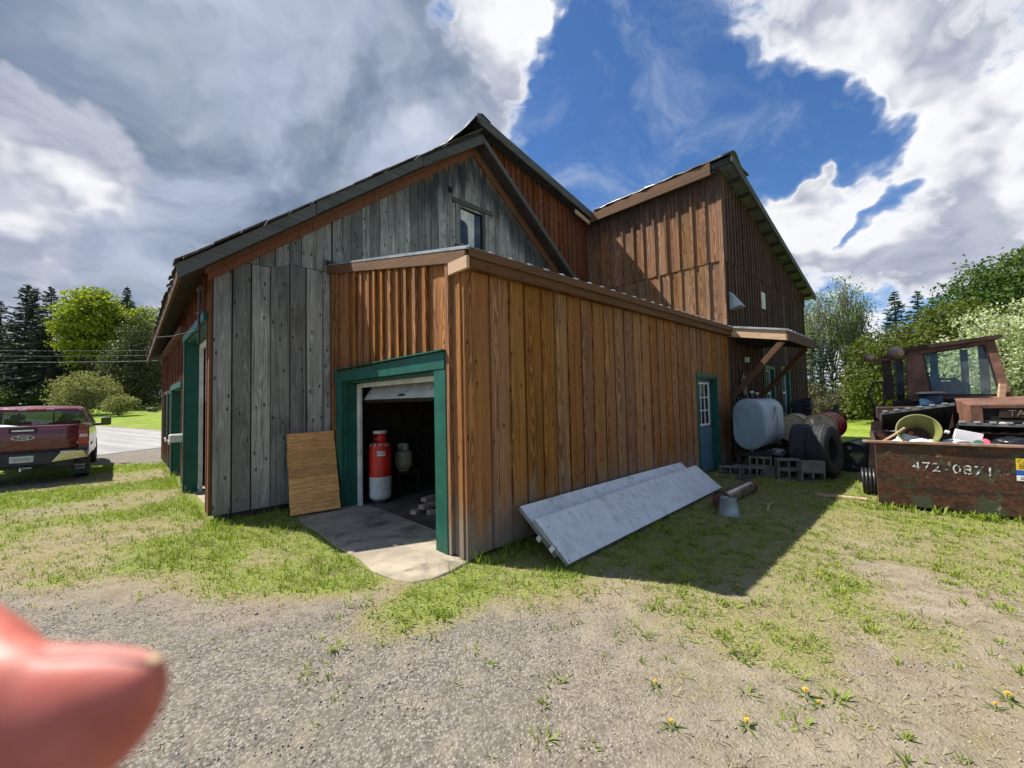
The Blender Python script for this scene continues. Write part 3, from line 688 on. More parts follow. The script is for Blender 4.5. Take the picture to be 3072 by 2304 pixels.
# long shallow roof
up_roof = MB()
up_roof.prism([(3.02, VO-.02, zM(3.02)), (7.20, VO-.02, zM(7.20)), (7.20, VO-.02, zM(7.20)+.13), (3.02, VO-.02, zM(3.02)+.13)], (0, VEND+.3-VO, 0))
up_roof.build('long_roof', M['roof'], barn)
slab_uz([(7.203, zM(7.203)), (UEND+.1, zM(UEND+.1)), (UEND+.1, zM(UEND+.1)+.13), (7.203, zM(7.203)+.13)], -.34, VEND+.28).build('wing_roof', M['roof'], barn)
slab_uz([(7.25, zM(7.25)-.006), (UEND+.06, zM(UEND+.06)-.006), (UEND+.06, zM(UEND+.06)-.002), (7.25, zM(7.25)-.002)], -.33, -.06).build('soffit_sheet', M['steel_soffit'], barn)
slab_uz([(3.0, zM(3.0)-.06), (7.30, zM(7.30)-.06), (7.30, zM(7.30)+.15), (3.0, zM(3.0)+.15)], VO-.06, VO-.022).build('bargeboard', M['fascia_grey'], barn, bevel=.004)
slab_uz([(6.5, zM(6.5)-.20), (7.15, zM(7.15)-.20), (7.15, zM(7.15)-.09), (6.5, zM(6.5)-.09)], VO+.02, VO+.06).build('nailer_board', M['pale_wood'], barn)
slab_uz([(7.16, zM(7.16)-.03), (UEND+.14, zM(UEND+.14)-.03), (UEND+.14, zM(UEND+.14)+.15), (7.16, zM(7.16)+.15)], -.375, -.342).build('bargeboard', M['fascia_grey'], barn, bevel=.004)
for j in range(12):
    u_ = 7.75 + j*.64
    slab_uz([(u_, zM(u_)-.075), (u_+.06, zM(u_+.06)-.075), (u_+.06, zM(u_+.06)-.007), (u_, zM(u_)-.007)], -.32, -.055).build('lookout', M['dark_wood'], barn)
# fascia beam over the wing wall, dark roofing edge above it
MB().box(7.145, 7.198, .10, BV-.12, 6.68, 6.965).build('fascia_beam', M['fascia'], barn, bevel=.005)
MB().box(7.204, UE-.03, .02, BV-.05, 6.72, 6.765).build('soffit_board', M['soffit'], barn)
# black sheet folded over both ridges
def sheet(poly, v0, v1, nv, seed, name='ridge_sheet'):
    rr = random.Random(seed); vs = []; n = len(poly)
    for i in range(nv+1):
        for (u, z) in poly: vs.append((u+rr.uniform(-.02, .02), v0+(v1-v0)*i/nv+rr.uniform(-.03, .03), z+rr.uniform(-.015, .02)))
    fs = [(i*n+j, i*n+j+1, (i+1)*n+j+1, (i+1)*n+j) for i in range(nv) for j in range(n-1)]
    o = MB().add(vs, fs).build(name, M['tarp'], barn, smooth='full'); md = o.modifiers.new('thick', 'SOLIDIFY'); md.thickness = .008
    return o
sheet([(2.28, 7.0), (2.5, 7.26), (2.8, 7.58), (3.05, 7.93), (3.12, 7.95), (3.4, 7.86)], VO-.05, VO+1.8, 9, 3)
sheet([(2.30, 6.98), (2.62, 7.2), (3.02, 7.5), (3.05, 7.8)], VO-.07, VO-.045, 1, 4)
sheet([(7.13, 6.975), (7.15, 7.02), (7.3, 7.0), (7.7, 6.88), (8.1, 6.8)], -.42, 3.3, 14, 5)
# lean-to roof, its ribs and the boxed eave
zr = lambda v: zL(v) + .14
slab_v = lambda pts, u0, u1: MB().prism([(u0, v, z) for v, z in pts], (u1-u0, 0, 0))
lro = slab_v([(-.16, zr(-.16)), (BV-.035, zr(BV-.035)), (BV-.035, zr(BV-.035)+.025), (-.16, zr(-.16)+.025)], -.09, UE-.03).build('lean_to_roof', M['galv'], barn)
for j in range(26):
    u_ = -.06 + j*.29
    slab_v([(-.17, zr(-.17)+.022), (BV-.05, zr(BV-.05)+.026), (BV-.05, zr(BV-.05)+.044), (-.17, zr(-.17)+.043)], u_, u_+.045).build('roof_rib', M['galv'], lro)
MB().box(-.02, UE-.005, -.135, -.036, 2.955, 3.085).build('eave_board', M['fascia'], barn, bevel=.004)
MB().box(-.05, UE-.003, -.165, -.137, 3.06, 3.155).build('eave_fascia', M['fascia'], barn, bevel=.004)
MB().box(-.05, UE-.003, -.136, -.03, 3.087, 3.10).build('eave_soffit', M['soffit'], barn)
slab_v([(-.13, zL(-.13)+.005), (BV-.04, zL(BV-.04)+.005), (BV-.04, zL(BV-.04)+.135), (-.13, zL(-.13)+.135)], -.085, -.052).build('rake_board', M['fascia'], barn, bevel=.004)
MB().box(-.092, -.054, -.168, .16, 2.93, 3.06).build('eave_end_block', M['pale_wood'], barn, bevel=.004)
slab_v([(BV-.3, zL(BV-.3)+.17), (BV-.04, zL(BV-.04)+.15), (BV-.04, zL(BV-.04)+.24), (BV-.3, zL(BV-.3)+.18)], -.1, .5).build('flashing', M['steel_dark'], barn)
# ---- garage door frame
gf = MB()
def green(name, *b, par=barn): return MB().box(*b).build(name, M['green'], par, bevel=.004)
green('door_post', -.082, -.030, .25, .47, .0, 1.955)
green('door_post', -.082, -.030, 3.11, 3.33, .0, 1.955)
MB().prism([(-.088, .26, 1.957), (-.088, 3.38, 1.957), (-.088, 3.38, 2.115), (-.088, .26, 2.145)], (.058, 0, 0)).build('door_head', M['green'], barn, bevel=.004)
MB().box(-.125, -.03, .25, 3.39, 2.148, 2.162).build('drip_cap', M['green'], barn)
green('door_reveal', -.028, .155, 3.085, 3.109, .0, 1.93)
green('door_reveal', -.028, .155, .471, .495, .0, 1.93)
green('door_reveal', -.028, .155, .496, 3.084, 1.93, 1.955)
MB().box(.157, .20, 2.97, 3.08, .0, 1.92).build('door_jamb', M['white'], barn, bevel=.003)
MB().box(.157, .20, .50, .61, .0, 1.92).build('door_jamb', M['white'], barn, bevel=.003)
MB().box(.157, .20, .612, 2.968, 1.86, 1.925).build('door_jamb', M['white'], barn, bevel=.003)
# raised overhead door, bottom section hanging tilted in the opening
od = empty('overhead_door', (0, 0, 0)); od.parent = barn
Md = Matrix.Translation((.27, 0, 1.655)) @ Matrix.Rotation(R(36), 4, 'Y')
MB().box(-.02, .02, .58, 3.02, 0, .55, Md).build('door_section', M['door_white'], od)
for j in range(5):
    y0 = .58 + j*.595
    MB().box(-.036, -.021, y0, y0+.06, .11, .47, Md).build('stile', M['door_white'], od)
MB().box(-.036, -.021, .58, 3.02, 0, .105, Md).build('rail', M['door_white'], od)
MB().box(-.036, -.021, .58, 3.02, .475, .55, Md).build('rail', M['door_white'], od)
MB().box(-.05, -.037, 1.75, 1.90, .03, .06, Md).build('lift_handle', M['steel_dark'], od)
MB().box(-.025, .03, .58, 3.02, -.02, -.001, Md).build('weather_strip', M['rubber'], od)
MB().box(.68, 3.2, .66, 3.10, 2.12, 2.16).build('door_section', M['door_white'], od)
for y_ in (.62, 3.13): MB().box(.25, 3.2, y_, y_+.03, 2.05, 2.11).build('track', M['galv'], od)
# ---- blue side door
dr = empty('side_door'); dr.parent = barn
MB().box(5.665, 6.595, .088, .128, .05, 1.96).build('door_leaf', M['blue_door'], dr)
for (x0, x1, z0, z1) in ((5.80, 6.06, .18, .45), (6.20, 6.46, .18, .45), (5.80, 6.06, .58, .92), (6.20, 6.46, .58, .92)):
    p_ = MB().box(x0, x1, .076, .087, z0, z1).build('door_panel', M['blue_door'], dr, bevel=.006)
MB().box(5.84, 6.42, .078, .087, 1.05, 1.86).build('door_light', M['pane'], dr)
for (x0, x1, z0, z1) in ((5.80, 5.845, 1.005, 1.90), (6.415, 6.46, 1.005, 1.90), (5.846, 6.414, 1.86, 1.90), (5.846, 6.414, 1.005, 1.05), (6.02, 6.04, 1.05, 1.86), (6.21, 6.23, 1.05, 1.86)):
    MB().box(x0, x1, .064, .077, z0, z1).build('glazing_bar', M['white'], dr)
for z_ in (1.31, 1.58): MB().box(5.846, 6.414, .067, .0765, z_, z_+.02).build('glazing_bar', M['white'], dr)
MB().tube([(6.50, .086, 1.0), (6.50, .04, 1.0), (6.50, .03, 1.0)], [.012, .012, .028], 10).build('handle', M['steel_dark'], dr)
for b_ in ((5.59, 5.655, -.055, -.032, .04, 2.0), (6.605, 6.67, -.055, -.032, .04, 2.0), (5.575, 6.69, -.058, -.030, 2.0, 2.07)): green('door_casing', *b_)
green('door_return', 5.662-.0, 5.664+.0, -.03, .087, .04, 1.975); green('door_return', 6.596, 6.598, -.03, .087, .04, 1.975); green('door_return', 5.665, 6.595, -.03, .087, 1.962, 1.978)
MB().box(5.55, 6.70, -.16, .0, .0, .045).build('door_step', M['concrete'], barn, bevel=.006)
# ---- gable window: two panes, torn white paper behind
gw = empty('gable_window'); gw.parent = barn
MB().box(WIN[0], WIN[1], BV+.03, BV+.036, WIN[2], WIN[3]).build('pane', M['pane'], gw)
MB().prism([(2.98, BV+.022, 5.05), (3.14, BV+.022, 5.05), (3.16, BV+.022, 5.82), (2.72, BV+.022, 5.84), (2.74, BV+.022, 5.62), (2.9, BV+.022, 5.58), (2.97, BV+.022, 5.5)], (0, .004, 0)).build('torn_lining', M['white'], gw)
for b_ in ((2.60, 2.70, 5.0, 5.9), (3.42, 3.54, 5.0, 5.9)): MB().box(b_[0], b_[1], BV-.055, BV-.034, b_[2], b_[3]).build('window_casing', M['grey'], gw)
MB().box(2.52, 3.64, BV-.075, BV-.033, 5.90, 6.0).build('window_head', M['fascia_grey'], gw, bevel=.004)
MB().box(2.56, 3.6, BV-.07, BV-.033, 4.93, 5.0).build('window_sill', M['fascia_grey'], gw, bevel=.004)
for b_ in ((2.70, 2.74), (3.38, 3.42)): MB().box(b_[0], b_[1], BV-.03, BV+.02, WIN[2], WIN[3]).build('window_frame', M['fascia_grey'], gw)
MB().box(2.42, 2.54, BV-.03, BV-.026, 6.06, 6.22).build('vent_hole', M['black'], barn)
# ---- wing windows
for (x0, x1, z0, z1) in (W1, W2_):
    ww = empty('sash_window'); ww.parent = barn
    MB().box(x0, x1, .062, .068, z0, z1).build('pane', M['pane'], ww)
    for b_ in ((x0, x0+.05, z0, z1), (x1-.05, x1, z0, z1), (x0+.051, x1-.051, z0, z0+.05), (x0+.051, x1-.051, z1-.05, z1), (x0+.051, x1-.051, (z0+z1)/2-.025, (z0+z1)/2+.025)):
        MB().box(b_[0], b_[1], .03, .061, b_[2], b_[3]).build('sash_rail', M['white'], ww)
    for b_ in ((x0-.09, x0-.002, z0-.1, z1+.1), (x1+.002, x1+.09, z0-.1, z1+.1), (x0-.001, x1+.001, z1+.004, z1+.10), (x0-.001, x1+.001, z0-.10, z0-.004)):
        MB().box(b_[0], b_[1], -.066, -.030, b_[2], b_[3]).build('window_casing', M['green'], ww)
    for b_ in ((x0-.001, x0+.012, z0, z1), (x1-.012, x1+.001, z0, z1)): MB().box(b_[0], b_[1], -.03, .03, b_[2], b_[3]).build('window_reveal', M['green'], ww)
vn = empty('louvre_vent'); vn.parent = barn
MB().box(10.0, 10.32, -.075, -.05, 3.97, 4.42).build('vent_frame', M['white'], vn)
for j in range(6):
    Mv = Matrix.Translation((10.02, -.08, 4.0+j*.07)) @ Matrix.Rotation(R(-35), 4, 'X'); MB().box(0, .28, -.004, .004, 0, .065, Mv).build('louvre', M['white'], vn)
MB().prism([(7.56, -.05, 3.60), (7.56, -.05, 4.02), (7.56, -.30, 3.66)], (.30, 0, 0)).build('exhaust_hood', M['galv'], barn)
# ---- doors and windows of the truck wall
for d_, nm in ((D1, 'tall'), (D2, 'low')):
    a0_, a1_, _, zt = d_
    MB().box(UL-.034, UL-.026, a0_-.06, a0_, .1, zt).build('door_casing', M['trim_red'], barn); green('door_casing', UL-.07, UL-.03, a1_, a1_+.12, 0, zt)
    green('door_head', UL-.085, UL-.03, a0_-.12, a1_+.14, zt, zt+.12)
    green('door_reveal', UL-.028, UL+.16, a1_-.02, a1_-.001, 0, zt-.02); green('door_reveal', UL-.028, UL+.16, a0_+.021, a1_-.021, zt-.02, zt)
    MB().box(UL+.162, UL+.22, a1_-.13, a1_-.02, 0, zt-.03).build('door_jamb', M['white'], barn); MB().box(UL+.162, UL+.22, a0_+.03, a1_-.131, zt-.12, zt-.03).build('door_jamb', M['white'], barn)
od2 = empty('overhead_door'); od2.parent = barn
for j in range(3): MB().box(UL+.25, UL+.29, 4.06, 6.5, 1.72+j*.36, 2.07+j*.36).build('door_section', M['door_white'], od2, bevel=.006)
MB().box(UL+.25, UL+.29, 7.2, 9.3, .02, 1.96).build('lower_door', M['green'], barn)
MB().box(UL-.26, UL-.03, 6.78, 6.98, .95, 1.10).build('fuel_fill_box', M['white'], barn, bevel=.02)
for (a0_, a1_, z0, z1) in (WA, WB):
    ww = empty('sash_window'); ww.parent = barn
    MB().box(UL+.05, UL+.056, a0_, a1_, z0, z1).build('pane', M['pane'], ww)
    for b_ in ((a0_-.08, a0_, z0-.08, z1+.08), (a1_, a1_+.08, z0-.08, z1+.08), (a0_+.001, a1_-.001, z1, z1+.08), (a0_+.001, a1_-.001, z0-.08, z0)):
        MB().box(UL-.06, UL-.03, b_[0], b_[1], b_[2], b_[3]).build('window_casing', M['white' if b_[3] <= z0 else 'green'], ww)
# iron stand-pipe with a bracket at the grey corner
sp_ = MB(); sp_.tube([(UL-.14, BV+.10, 2.5), (UL-.14, BV+.10, 3.35)], .016, 8); sp_.build('conduit_mast', M['steel_dark'], barn)
MB().tube([(UL-.14, BV+.1, 2.7), (UL-.4, BV+.35, 2.62), (UL-.55, BV+.9, 2.66)], .007, 6).build('service_wire', M['steel_dark'], barn)
for z_ in (2.72, 2.95, 3.28): MB().tube([(UL-.14, BV+.02, z_), (UL-.14, BV+.18, z_)], .028, 8).build('insulator', M['steel_dark'], barn)
# ---- canopy over the oil tank
VC = -1.18; cu0, cu1 = 7.36, 9.85
zc = lambda v: 3.16 + (v/1.18)*.23
slab_v([(-.05, zc(-.05)), (VC, zc(VC)), (VC, zc(VC)+.02), (-.05, zc(-.05)+.02)], cu0-.03, cu1+.05).build('canopy_roof', M['galv'], barn)
for j in range(9): slab_v([(-.06, zc(-.06)+.021), (VC-.03, zc(VC-.03)+.021), (VC-.03, zc(VC-.03)+.05), (-.06, zc(-.06)+.05)], cu0+.05+j*.29, cu0+.09+j*.29).build('roof_rib', M['galv'], barn)
slab_v([(-.03, zc(-.03)-.20), (VC, zc(VC)-.20), (VC, zc(VC)-.002), (-.03, zc(-.03)-.002)], cu0, cu0+.045).build('canopy_fascia', M['pale_wood'], barn, bevel=.004)  # paler than the other fascias: sunlight on this side put into its colour
slab_v([(-.03, zc(-.03)-.20), (VC, zc(VC)-.20), (VC, zc(VC)-.002), (-.03, zc(-.03)-.002)], cu1-.045, cu1).build('canopy_fascia', M['fascia'], barn, bevel=.004)
MB().box(cu0-.004, cu1+.004, VC-.04, VC-.002, zc(VC)-.21, zc(VC)-.004).build('canopy_fascia', M['fascia'], barn, bevel=.004)
for j in range(3): MB().box(cu0+.6+j*.6, cu0+.64+j*.6, VC+.01, -.05, 2.80, 2.90).build('canopy_joist', M['dark_wood'], barn)
for u_ in (cu0+.07, cu1-.30):
    a_ = Vector((u_, -.06, 1.56)); b_ = Vector((u_, VC+.09, zc(VC)-.205)); d_ = (b_-a_); ln = d_.length
    Mb = Matrix.Translation(a_) @ d_.to_track_quat('Z', 'X').to_matrix().to_4x4()
    MB().box(-.055, .055, -.045, .045, -.05, ln, Mb).build('brace', M['fascia'], barn, bevel=.004)
# meter box and cables on the wing wall
mt = MB().box(7.95, 8.22, -.15, -.055, 1.62, 1.95).build('meter_box', M['steel_dark'], barn, bevel=.01)
for j, (x_, z_) in enumerate(((7.8, 2.3), (8.1, 2.1), (8.3, 2.0), (8.45, 1.8))):
    MB().tube([(8.0+.05*j, -.08, 1.95), (x_, -.12, z_), (x_+.25, -.07, z_-.25), (8.5, -.08, 1.4)], .009, 6).build('cable', M['white' if j == 1 else 'steel_dark'], barn)
MB().box(8.42, 8.5, -.14, -.06, 2.42, 2.54).build('wall_lamp', M['white'], barn)
for o_ in [q for q in COL.objects if q.type == 'MESH' and q.parent is not None]:      # middle of each board, for its grain
    vv = o_.data.vertices
    if len(vv) and len(vv) < 60: o_['ac'] = float(sum(q.co.x - q.co.y for q in vv)/len(vv))
# concrete apron and garage floor
def to_w(pts, z): return [L2W(u, v, z) for u, v in pts]
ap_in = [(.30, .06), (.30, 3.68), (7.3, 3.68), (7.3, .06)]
ap = [(0.0, -.03), (-.28, -.10), (-.5, -.12), (-.66, -.05), (-.74, .10), (-.80, .45), (-.76, .85), (-.79, 1.4), (-.75, 2.1), (-.77, 2.7), (-.70, 3.1), (-.35, 3.55), (0.1, 3.68), (.299, 3.68), (.299, .06), (.06, .06)]
fl = MB().prism(to_w(ap, -.05), (0, 0, .068)).build('concrete_floor', M['concrete'], bevel=.01); tag(fl, kind='structure')
fi = MB().prism(list(reversed(to_w(ap_in, -.05))), (0, 0, .066)).build('garage_floor', simple('shade_dark_garage_concrete', (.11, .095, .075), .85, var=.35, scale=2.5, dirt=(.035, .03, .025), dirt_amt=.8, bmp=.3)); tag(fi, kind='structure')  # inner slab coloured darker to stand in for the shade inside the garage

# ------------------------------------------------------------------ things around the barn
def LE(name, u, v, z, rz, *a, **k):
    p = L2W(u, v, z); return empty(name, p, TH + rz, *a, **k)
# leaning pine panel of edge-glued planks
def lean_frame(bl, br, tl):
    bl, br, tl = [L2W(*q) for q in (bl, br, tl)]
    x = (br-bl).normalized(); y0 = (tl-bl); n = x.cross(y0).normalized(); y = n.cross(x)
    return Matrix(((x.x, n.x*-1, y.x, bl.x), (x.y, n.y*-1, y.y, bl.y), (x.z, n.z*-1, y.z, bl.z), (0, 0, 0, 1))), (br-bl).length, y0.length
Mp, pw_, ph_ = lean_frame((-.80, 3.10, .03), (-.15, 2.95, .05), (-.74, 3.63, 1.16))
pine = empty('wood_panel', (0, 0, 0), 0, 'pale knotty pine panel of horizontal planks leaning beside the garage doorway', 'panel'); pine.matrix_world = Mp
z_ = 0; rp = random.Random(3)
while z_ < ph_ - .04:
    h_ = min(rp.uniform(.10, .17), ph_ - z_)
    if ph_ - z_ - h_ < .05: h_ = ph_ - z_
    MB().box(rp.uniform(-.006, .004), pw_+rp.uniform(-.003, .003), -.02+rp.uniform(-.0008, .0008), 0, z_+.0012, z_+h_-.0012).build('plank', M['pine'], pine, bevel=.0015); z_ += h_
for x_ in (.06, pw_-.12): MB().box(x_, x_+.06, .001, .022, .02, ph_-.02).build('batten', M['pine'], pine)
# two mildewed overhead-door sections leaning on the side wall
def panel(name, bl, br, tl, label):
    Mx, wd, ht = lean_frame(bl, br, tl); e = empty(name, (0, 0, 0), 0, label, 'door panel', 'loose door sections on the grass'); e.matrix_world = Mx
    n, m = 24, 4; sk = MB(); vs = []
    for lay in (0, 1):
        for i in range(n+1):
            for j in range(m+1):
                x_, z_ = wd*i/n, ht*j/m; vs.append((x_, (-.0455 if lay == 0 else -.0405) - .012*math.sin(math.pi*i/n)*(.4+.6*j/m), z_))
    q = lambda l, i, j: l*(n+1)*(m+1)+i*(m+1)+j
    sk.add(vs, [(q(0, i, j), q(0, i+1, j), q(0, i+1, j+1), q(0, i, j+1)) for i in range(n) for j in range(m)] + [(q(1, i, j), q(1, i, j+1), q(1, i+1, j+1), q(1, i+1, j)) for i in range(n) for j in range(m)]
           + [(q(0, i, 0), q(1, i, 0), q(1, i+1, 0), q(0, i+1, 0)) for i in range(n)] + [(q(0, i, m), q(0, i+1, m), q(1, i+1, m), q(1, i, m)) for i in range(n)])
    sk.build('skin', M['sheet_white'], e, smooth=True)
    MB().box(0, wd, -.0385, -.0005, -.002, .018).build('edge_rail', M['galv'], e); MB().box(0, wd, -.0385, -.0005, ht-.018, ht+.002).build('edge_rail', M['galv'], e)
    for x_ in (0, wd*.25, wd*.5, wd*.75, wd-.05): MB().box(x_, x_+.05, -.0385, -.002, .019, ht-.019).build('stile', M['galv'], e)
    for x_ in (.012, wd-.05): MB().box(x_-.03, x_+.02, -.03, .03, ht*.35, ht*.43).build('hinge', M['white'], e)
    MB().box(.004, wd-.004, -.0495, -.0462, ht*.66, ht*.665).build('crease', M['sheet_white'], e)
    return e
panel('door_section_panel', (.60, -.62, .02), (4.62, -.58, .02), (.60, -.115, .42), 'dirty white door section lying against the brown wall, behind the other')
panel('door_section_panel', (.52, -.83, .02), (4.86, -.66, .02), (.60, -.42, .35), 'mildew-stained white door section in front, with black nicks')
# stove pipe with rusty elbow, cut-down galvanised bucket
sp = LE('stove_pipe', 3.85, -1.06, .105, R(-1), 'length of stained stainless stove pipe with rusty elbow lying on the grass', 'pipe')
Mx = Matrix.Rotation(R(90), 4, 'Y')
MB().lathe([(.098, 0), (.10, .02), (.10, 1.10), (.098, 1.12)], 28, Mx, cap=False).build('pipe_body', simple('stained_stainless', (.34, .30, .25), .32, .85, var=.3, scale=5, dirt=(.14, .09, .05), dirt_amt=.6), sp, smooth=True)
MB().lathe([(.105, 1.10), (.112, 1.11), (.112, 1.20), (.105, 1.21), (.03, 1.215)], 28, Mx).build('pipe_collar', M['rust'], sp, smooth=True)
MB().lathe([(.102, -.07), (.115, -.06), (.115, -.01), (.104, 0)], 28, Mx).build('band', M['rust_dark'], sp, smooth=True)
el = [(-.06, 0, 0), (-.13, -.01, -.01), (-.19, -.05, -.02), (-.22, -.11, -.03)]
MB().tube(el, [.098, .098, .095, .092], 18).build('elbow', M['rust'], sp, smooth=True)
bk = LE('galvanised_bucket', 3.42, -1.29, .0, .3, 'upturned split galvanised bucket beside the stove pipe', 'bucket')
bm_ = MB(); nb = 28; vs = []
for i in range(nb):
    a_ = 2*math.pi*(i+.4)/nb*.965
    for r_, z_ in ((.135, .012), (.13, .02), (.098, .215), (.102, .225)): vs.append((r_*math.cos(a_), r_*math.sin(a_), z_))
bm_.add(vs, [(i*4+j, (i+1)*4+j, (i+1)*4+j+1, i*4+j+1) for i in range(nb-1) for j in range(3)])
b_ = bm_.build('side', simple('dull_zinc', (.30, .34, .36), .5, .55, var=.25, scale=7, dirt=(.17, .16, .13), dirt_amt=.5), bk, smooth=True); sm = b_.modifiers.new('t', 'SOLIDIFY'); sm.thickness = .004
MB().lathe([(.02, .208), (.097, .208), (.097, .216), (.02, .216)], 28).build('bottom', M['galv'], bk, smooth=True)
MB().tube([(.137*math.cos(t), .137*math.sin(t), .010) for t in np.linspace(0.1, 5.9, 30)], .006, 6).build('rim', M['galv'], bk)
st = LE('stick', 3.9, -1.62, .012, .15, 'thin pale stick lying in the grass by the bucket', 'stick'); MB().tube([(0, 0, 0), (.3, .02, .005), (.62, 0, 0)], .009, 6).build('shaft', M['pale_wood'], st)
# propane cylinders in the doorway
cy = LE('propane_cylinder', .50, 2.99, .0185, R(185), 'tall red and white propane cylinder standing inside the garage doorway', 'gas cylinder')
MB().lathe([(.16, 0), (.165, 0), (.165, .05), (.155, .052), (.155, .0)], 32, cap=False).build('foot_ring', M['steel_dark'], cy, smooth=True)
MB().lathe([(.02, .035), (.12, .04), (.172, .075), (.187, .12), (.187, .44)], 40).build('white_shell', M['cyl_white'], cy, smooth=True)
MB().lathe([(.1875, .4405), (.1875, .90), (.178, .95), (.15, .99), (.10, 1.015), (.04, 1.025)], 40).build('red_shell', M['cyl_red'], cy, smooth=True)
MB().lathe([(.188, .135), (.190, .14), (.190, .15), (.188, .155)], 40, cap=False).build('weld_seam', M['cyl_white'], cy, smooth=True)
cl_ = MB(); vs = []; nn = 24
for i in range(nn+1):
    a_ = R(40) + (2*math.pi-R(80))*i/nn
    for r_, z_ in ((.115, 1.0), (.112, 1.16)): vs.append((r_*math.cos(a_), r_*math.sin(a_), z_))
c_ = cl_.add(vs, [(i*2, i*2+2, i*2+3, i*2+1) for i in range(nn)]).build('valve_collar', M['cyl_red'], cy, smooth=True); sm = c_.modifiers.new('t', 'SOLIDIFY'); sm.thickness = .006
MB().lathe([(.113, 1.16), (.119, 1.165), (.119, 1.20), (.113, 1.205)], 28, cap=False).build('collar_rim', M['cyl_white'], cy, smooth=True)
MB().tube([(0, 0, 1.02), (0, 0, 1.10), (0, 0, 1.13)], [.022, .018, .035], 10).build('valve', M['galv'], cy, smooth=True)
MB().tube([(.0, 0, 1.06), (.09, 0, 1.06)], .018, 10).build('outlet', M['galv'], cy, smooth=True)
def wrap_text(s, r, zc_, size, ang0, step, mat, par, tilt=0):
    for i, ch in enumerate(s):
        if ch == ' ': continue
        a_ = ang0 + i*step
        Mt = Matrix.Rotation(a_, 4, 'Z') @ Matrix.Translation((r, 0, zc_)) @ Matrix.Rotation(-tilt, 4, 'Y') @ Matrix.Rotation(R(90), 4, 'Z') @ Matrix.Rotation(R(90), 4, 'X')
        text_mesh('lettering', ch, size, Mt, mat, par)
cy.scale = (.93, .93, .95)
wrap_text('REMOL', .171, .972, .085, R(-2), R(31), M['print_white'], cy, R(38))
lb = []; 
for i in range(9):
    a_ = R(44+i*5.2); lb += [(.1888*math.cos(a_), .1888*math.sin(a_), .795), (.1888*math.cos(a_), .1888*math.sin(a_), .87)]
MB().add(lb, [(i*2, i*2+2, i*2+3, i*2+1) for i in range(8)]).build('paper_label', M['print_white'], cy)
wrap_text('83208', .1892, .833, .055, R(50), R(7.5), M['print_black'], cy)
sc_ = LE('small_gas_bottle', 1.12, 3.36, .402, R(200), 'small cream barbecue gas bottle on a dark stand in the garage', 'gas bottle')
MB().lathe([(.10, .0), (.10, .03)], 24).build('foot_ring', M['cream'], sc_, smooth=True)
MB().lathe([(.05, .02), (.12, .045), (.15, .10), (.153, .17), (.153, .26), (.14, .33), (.09, .37), (.03, .38)], 30).build('shell', simple('dirty_cream_paint', (.42, .38, .26), .5, var=.2, scale=7, dirt=(.26, .15, .06), dirt_amt=.6), sc_, smooth=True)
vs = []
for i in range(nn+1):
    a_ = R(35) + (2*math.pi-R(70))*i/nn
    for r_, z_ in ((.095, .36), (.095, .48)): vs.append((r_*math.cos(a_), r_*math.sin(a_), z_))
c_ = MB().add(vs, [(i*2, i*2+2, i*2+3, i*2+1) for i in range(nn) if not (9 < i < 14)]).build('collar', M['cyl_white'], sc_, smooth=True); sm = c_.modifiers.new('t', 'SOLIDIFY'); sm.thickness = .006
MB().tube([(0, 0, .37), (0, 0, .45)], .02, 8).build('valve', M['galv'], sc_)
sb = LE('low_stand', 1.12, 3.36, .0185, 0, 'dark low stand under the small gas bottle', 'stand')
for x_ in (-.2, .16):
    for y_ in (-.2, .16): MB().box(x_, x_+.04, y_, y_+.04, 0, .345).build('leg', M['dark_wood'], sb)
MB().box(-.22, .22, -.22, .22, .346, .382).build('top', M['dark_wood'], sb, bevel=.004)
# bricks and offcuts on the garage floor
brick = MB().box(-.1, .1, -.05, .05, 0, .06).mesh('brick')
pile = [(.55, 1.92, .0185, .3, 'brick', 'lowest pale brick at the front of the scrap pile'), (.72, 1.70, .0185, -.25, 'brick', 'flat pale brick lying at the side of the scrap pile'), (.80, 2.02, .0185, .9, 'brick', 'pale brick lying under the pile of scraps'),
        (.68, 1.86, .081, .1, 'brick', 'pale brick resting across two others'), (.84, 1.95, .081, .6, 'brick', 'grey-topped brick in the middle of the scrap pile'), (.80, 2.0, .143, .2, 'brick', 'topmost pale brick balanced on the scrap pile')]
for i, (u, v, z, rz, nm, lb_) in enumerate(pile):
    o = bpy.data.objects.new('brick', brick if i == 0 else brick); COL.objects.link(o); o.location = L2W(u, v, z); o.rotation_euler = (0, 0, TH+rz); o.scale = (1.0+.25*(i % 2), 1.15, 1)
    if i == 0: brick.materials.append(M['brick'])
    tag(o, lb_, 'brick', 'bricks on the garage floor'); bv = o.modifiers.new('b', 'BEVEL'); bv.width = .006
gb = LE('wooden_crate', 2.9, 2.0, .0185, .15, 'brown plank crate standing in the dark of the garage', 'crate')
for j in range(3): MB().box(0, .02, -.7, .7, .25+j*.13, .37+j*.13).build('plank', M['fascia'], gb)
for y_ in (-.68, .64): MB().box(.021, .06, y_, y_+.05, 0, .64).build('post', M['fascia'], gb)
MB().box(.021, .5, -.7, .7, .2, .24).build('base_board', M['fascia'], gb)
hs = LE('shop_vacuum', 1.5, 1.35, .0185, 0, 'dark shop vacuum with hose inside the garage', 'vacuum')
MB().lathe([(.14, .05), (.17, .07), (.18, .35), (.185, .36)], 24).build('drum', M['steel_dark'], hs, smooth=True)
MB().lathe([(.19, .361), (.19, .40), (.15, .47), (.07, .52)], 24).build('lid', M['plastic_black'], hs, smooth=True)
MB().tube([(-.1, .05, .46), (-.25, .12, .56), (-.38, .25, .40), (-.42, .42, .08), (-.3, .6, .04)], .022, 10).build('hose', M['plastic_black'], hs, smooth=True)
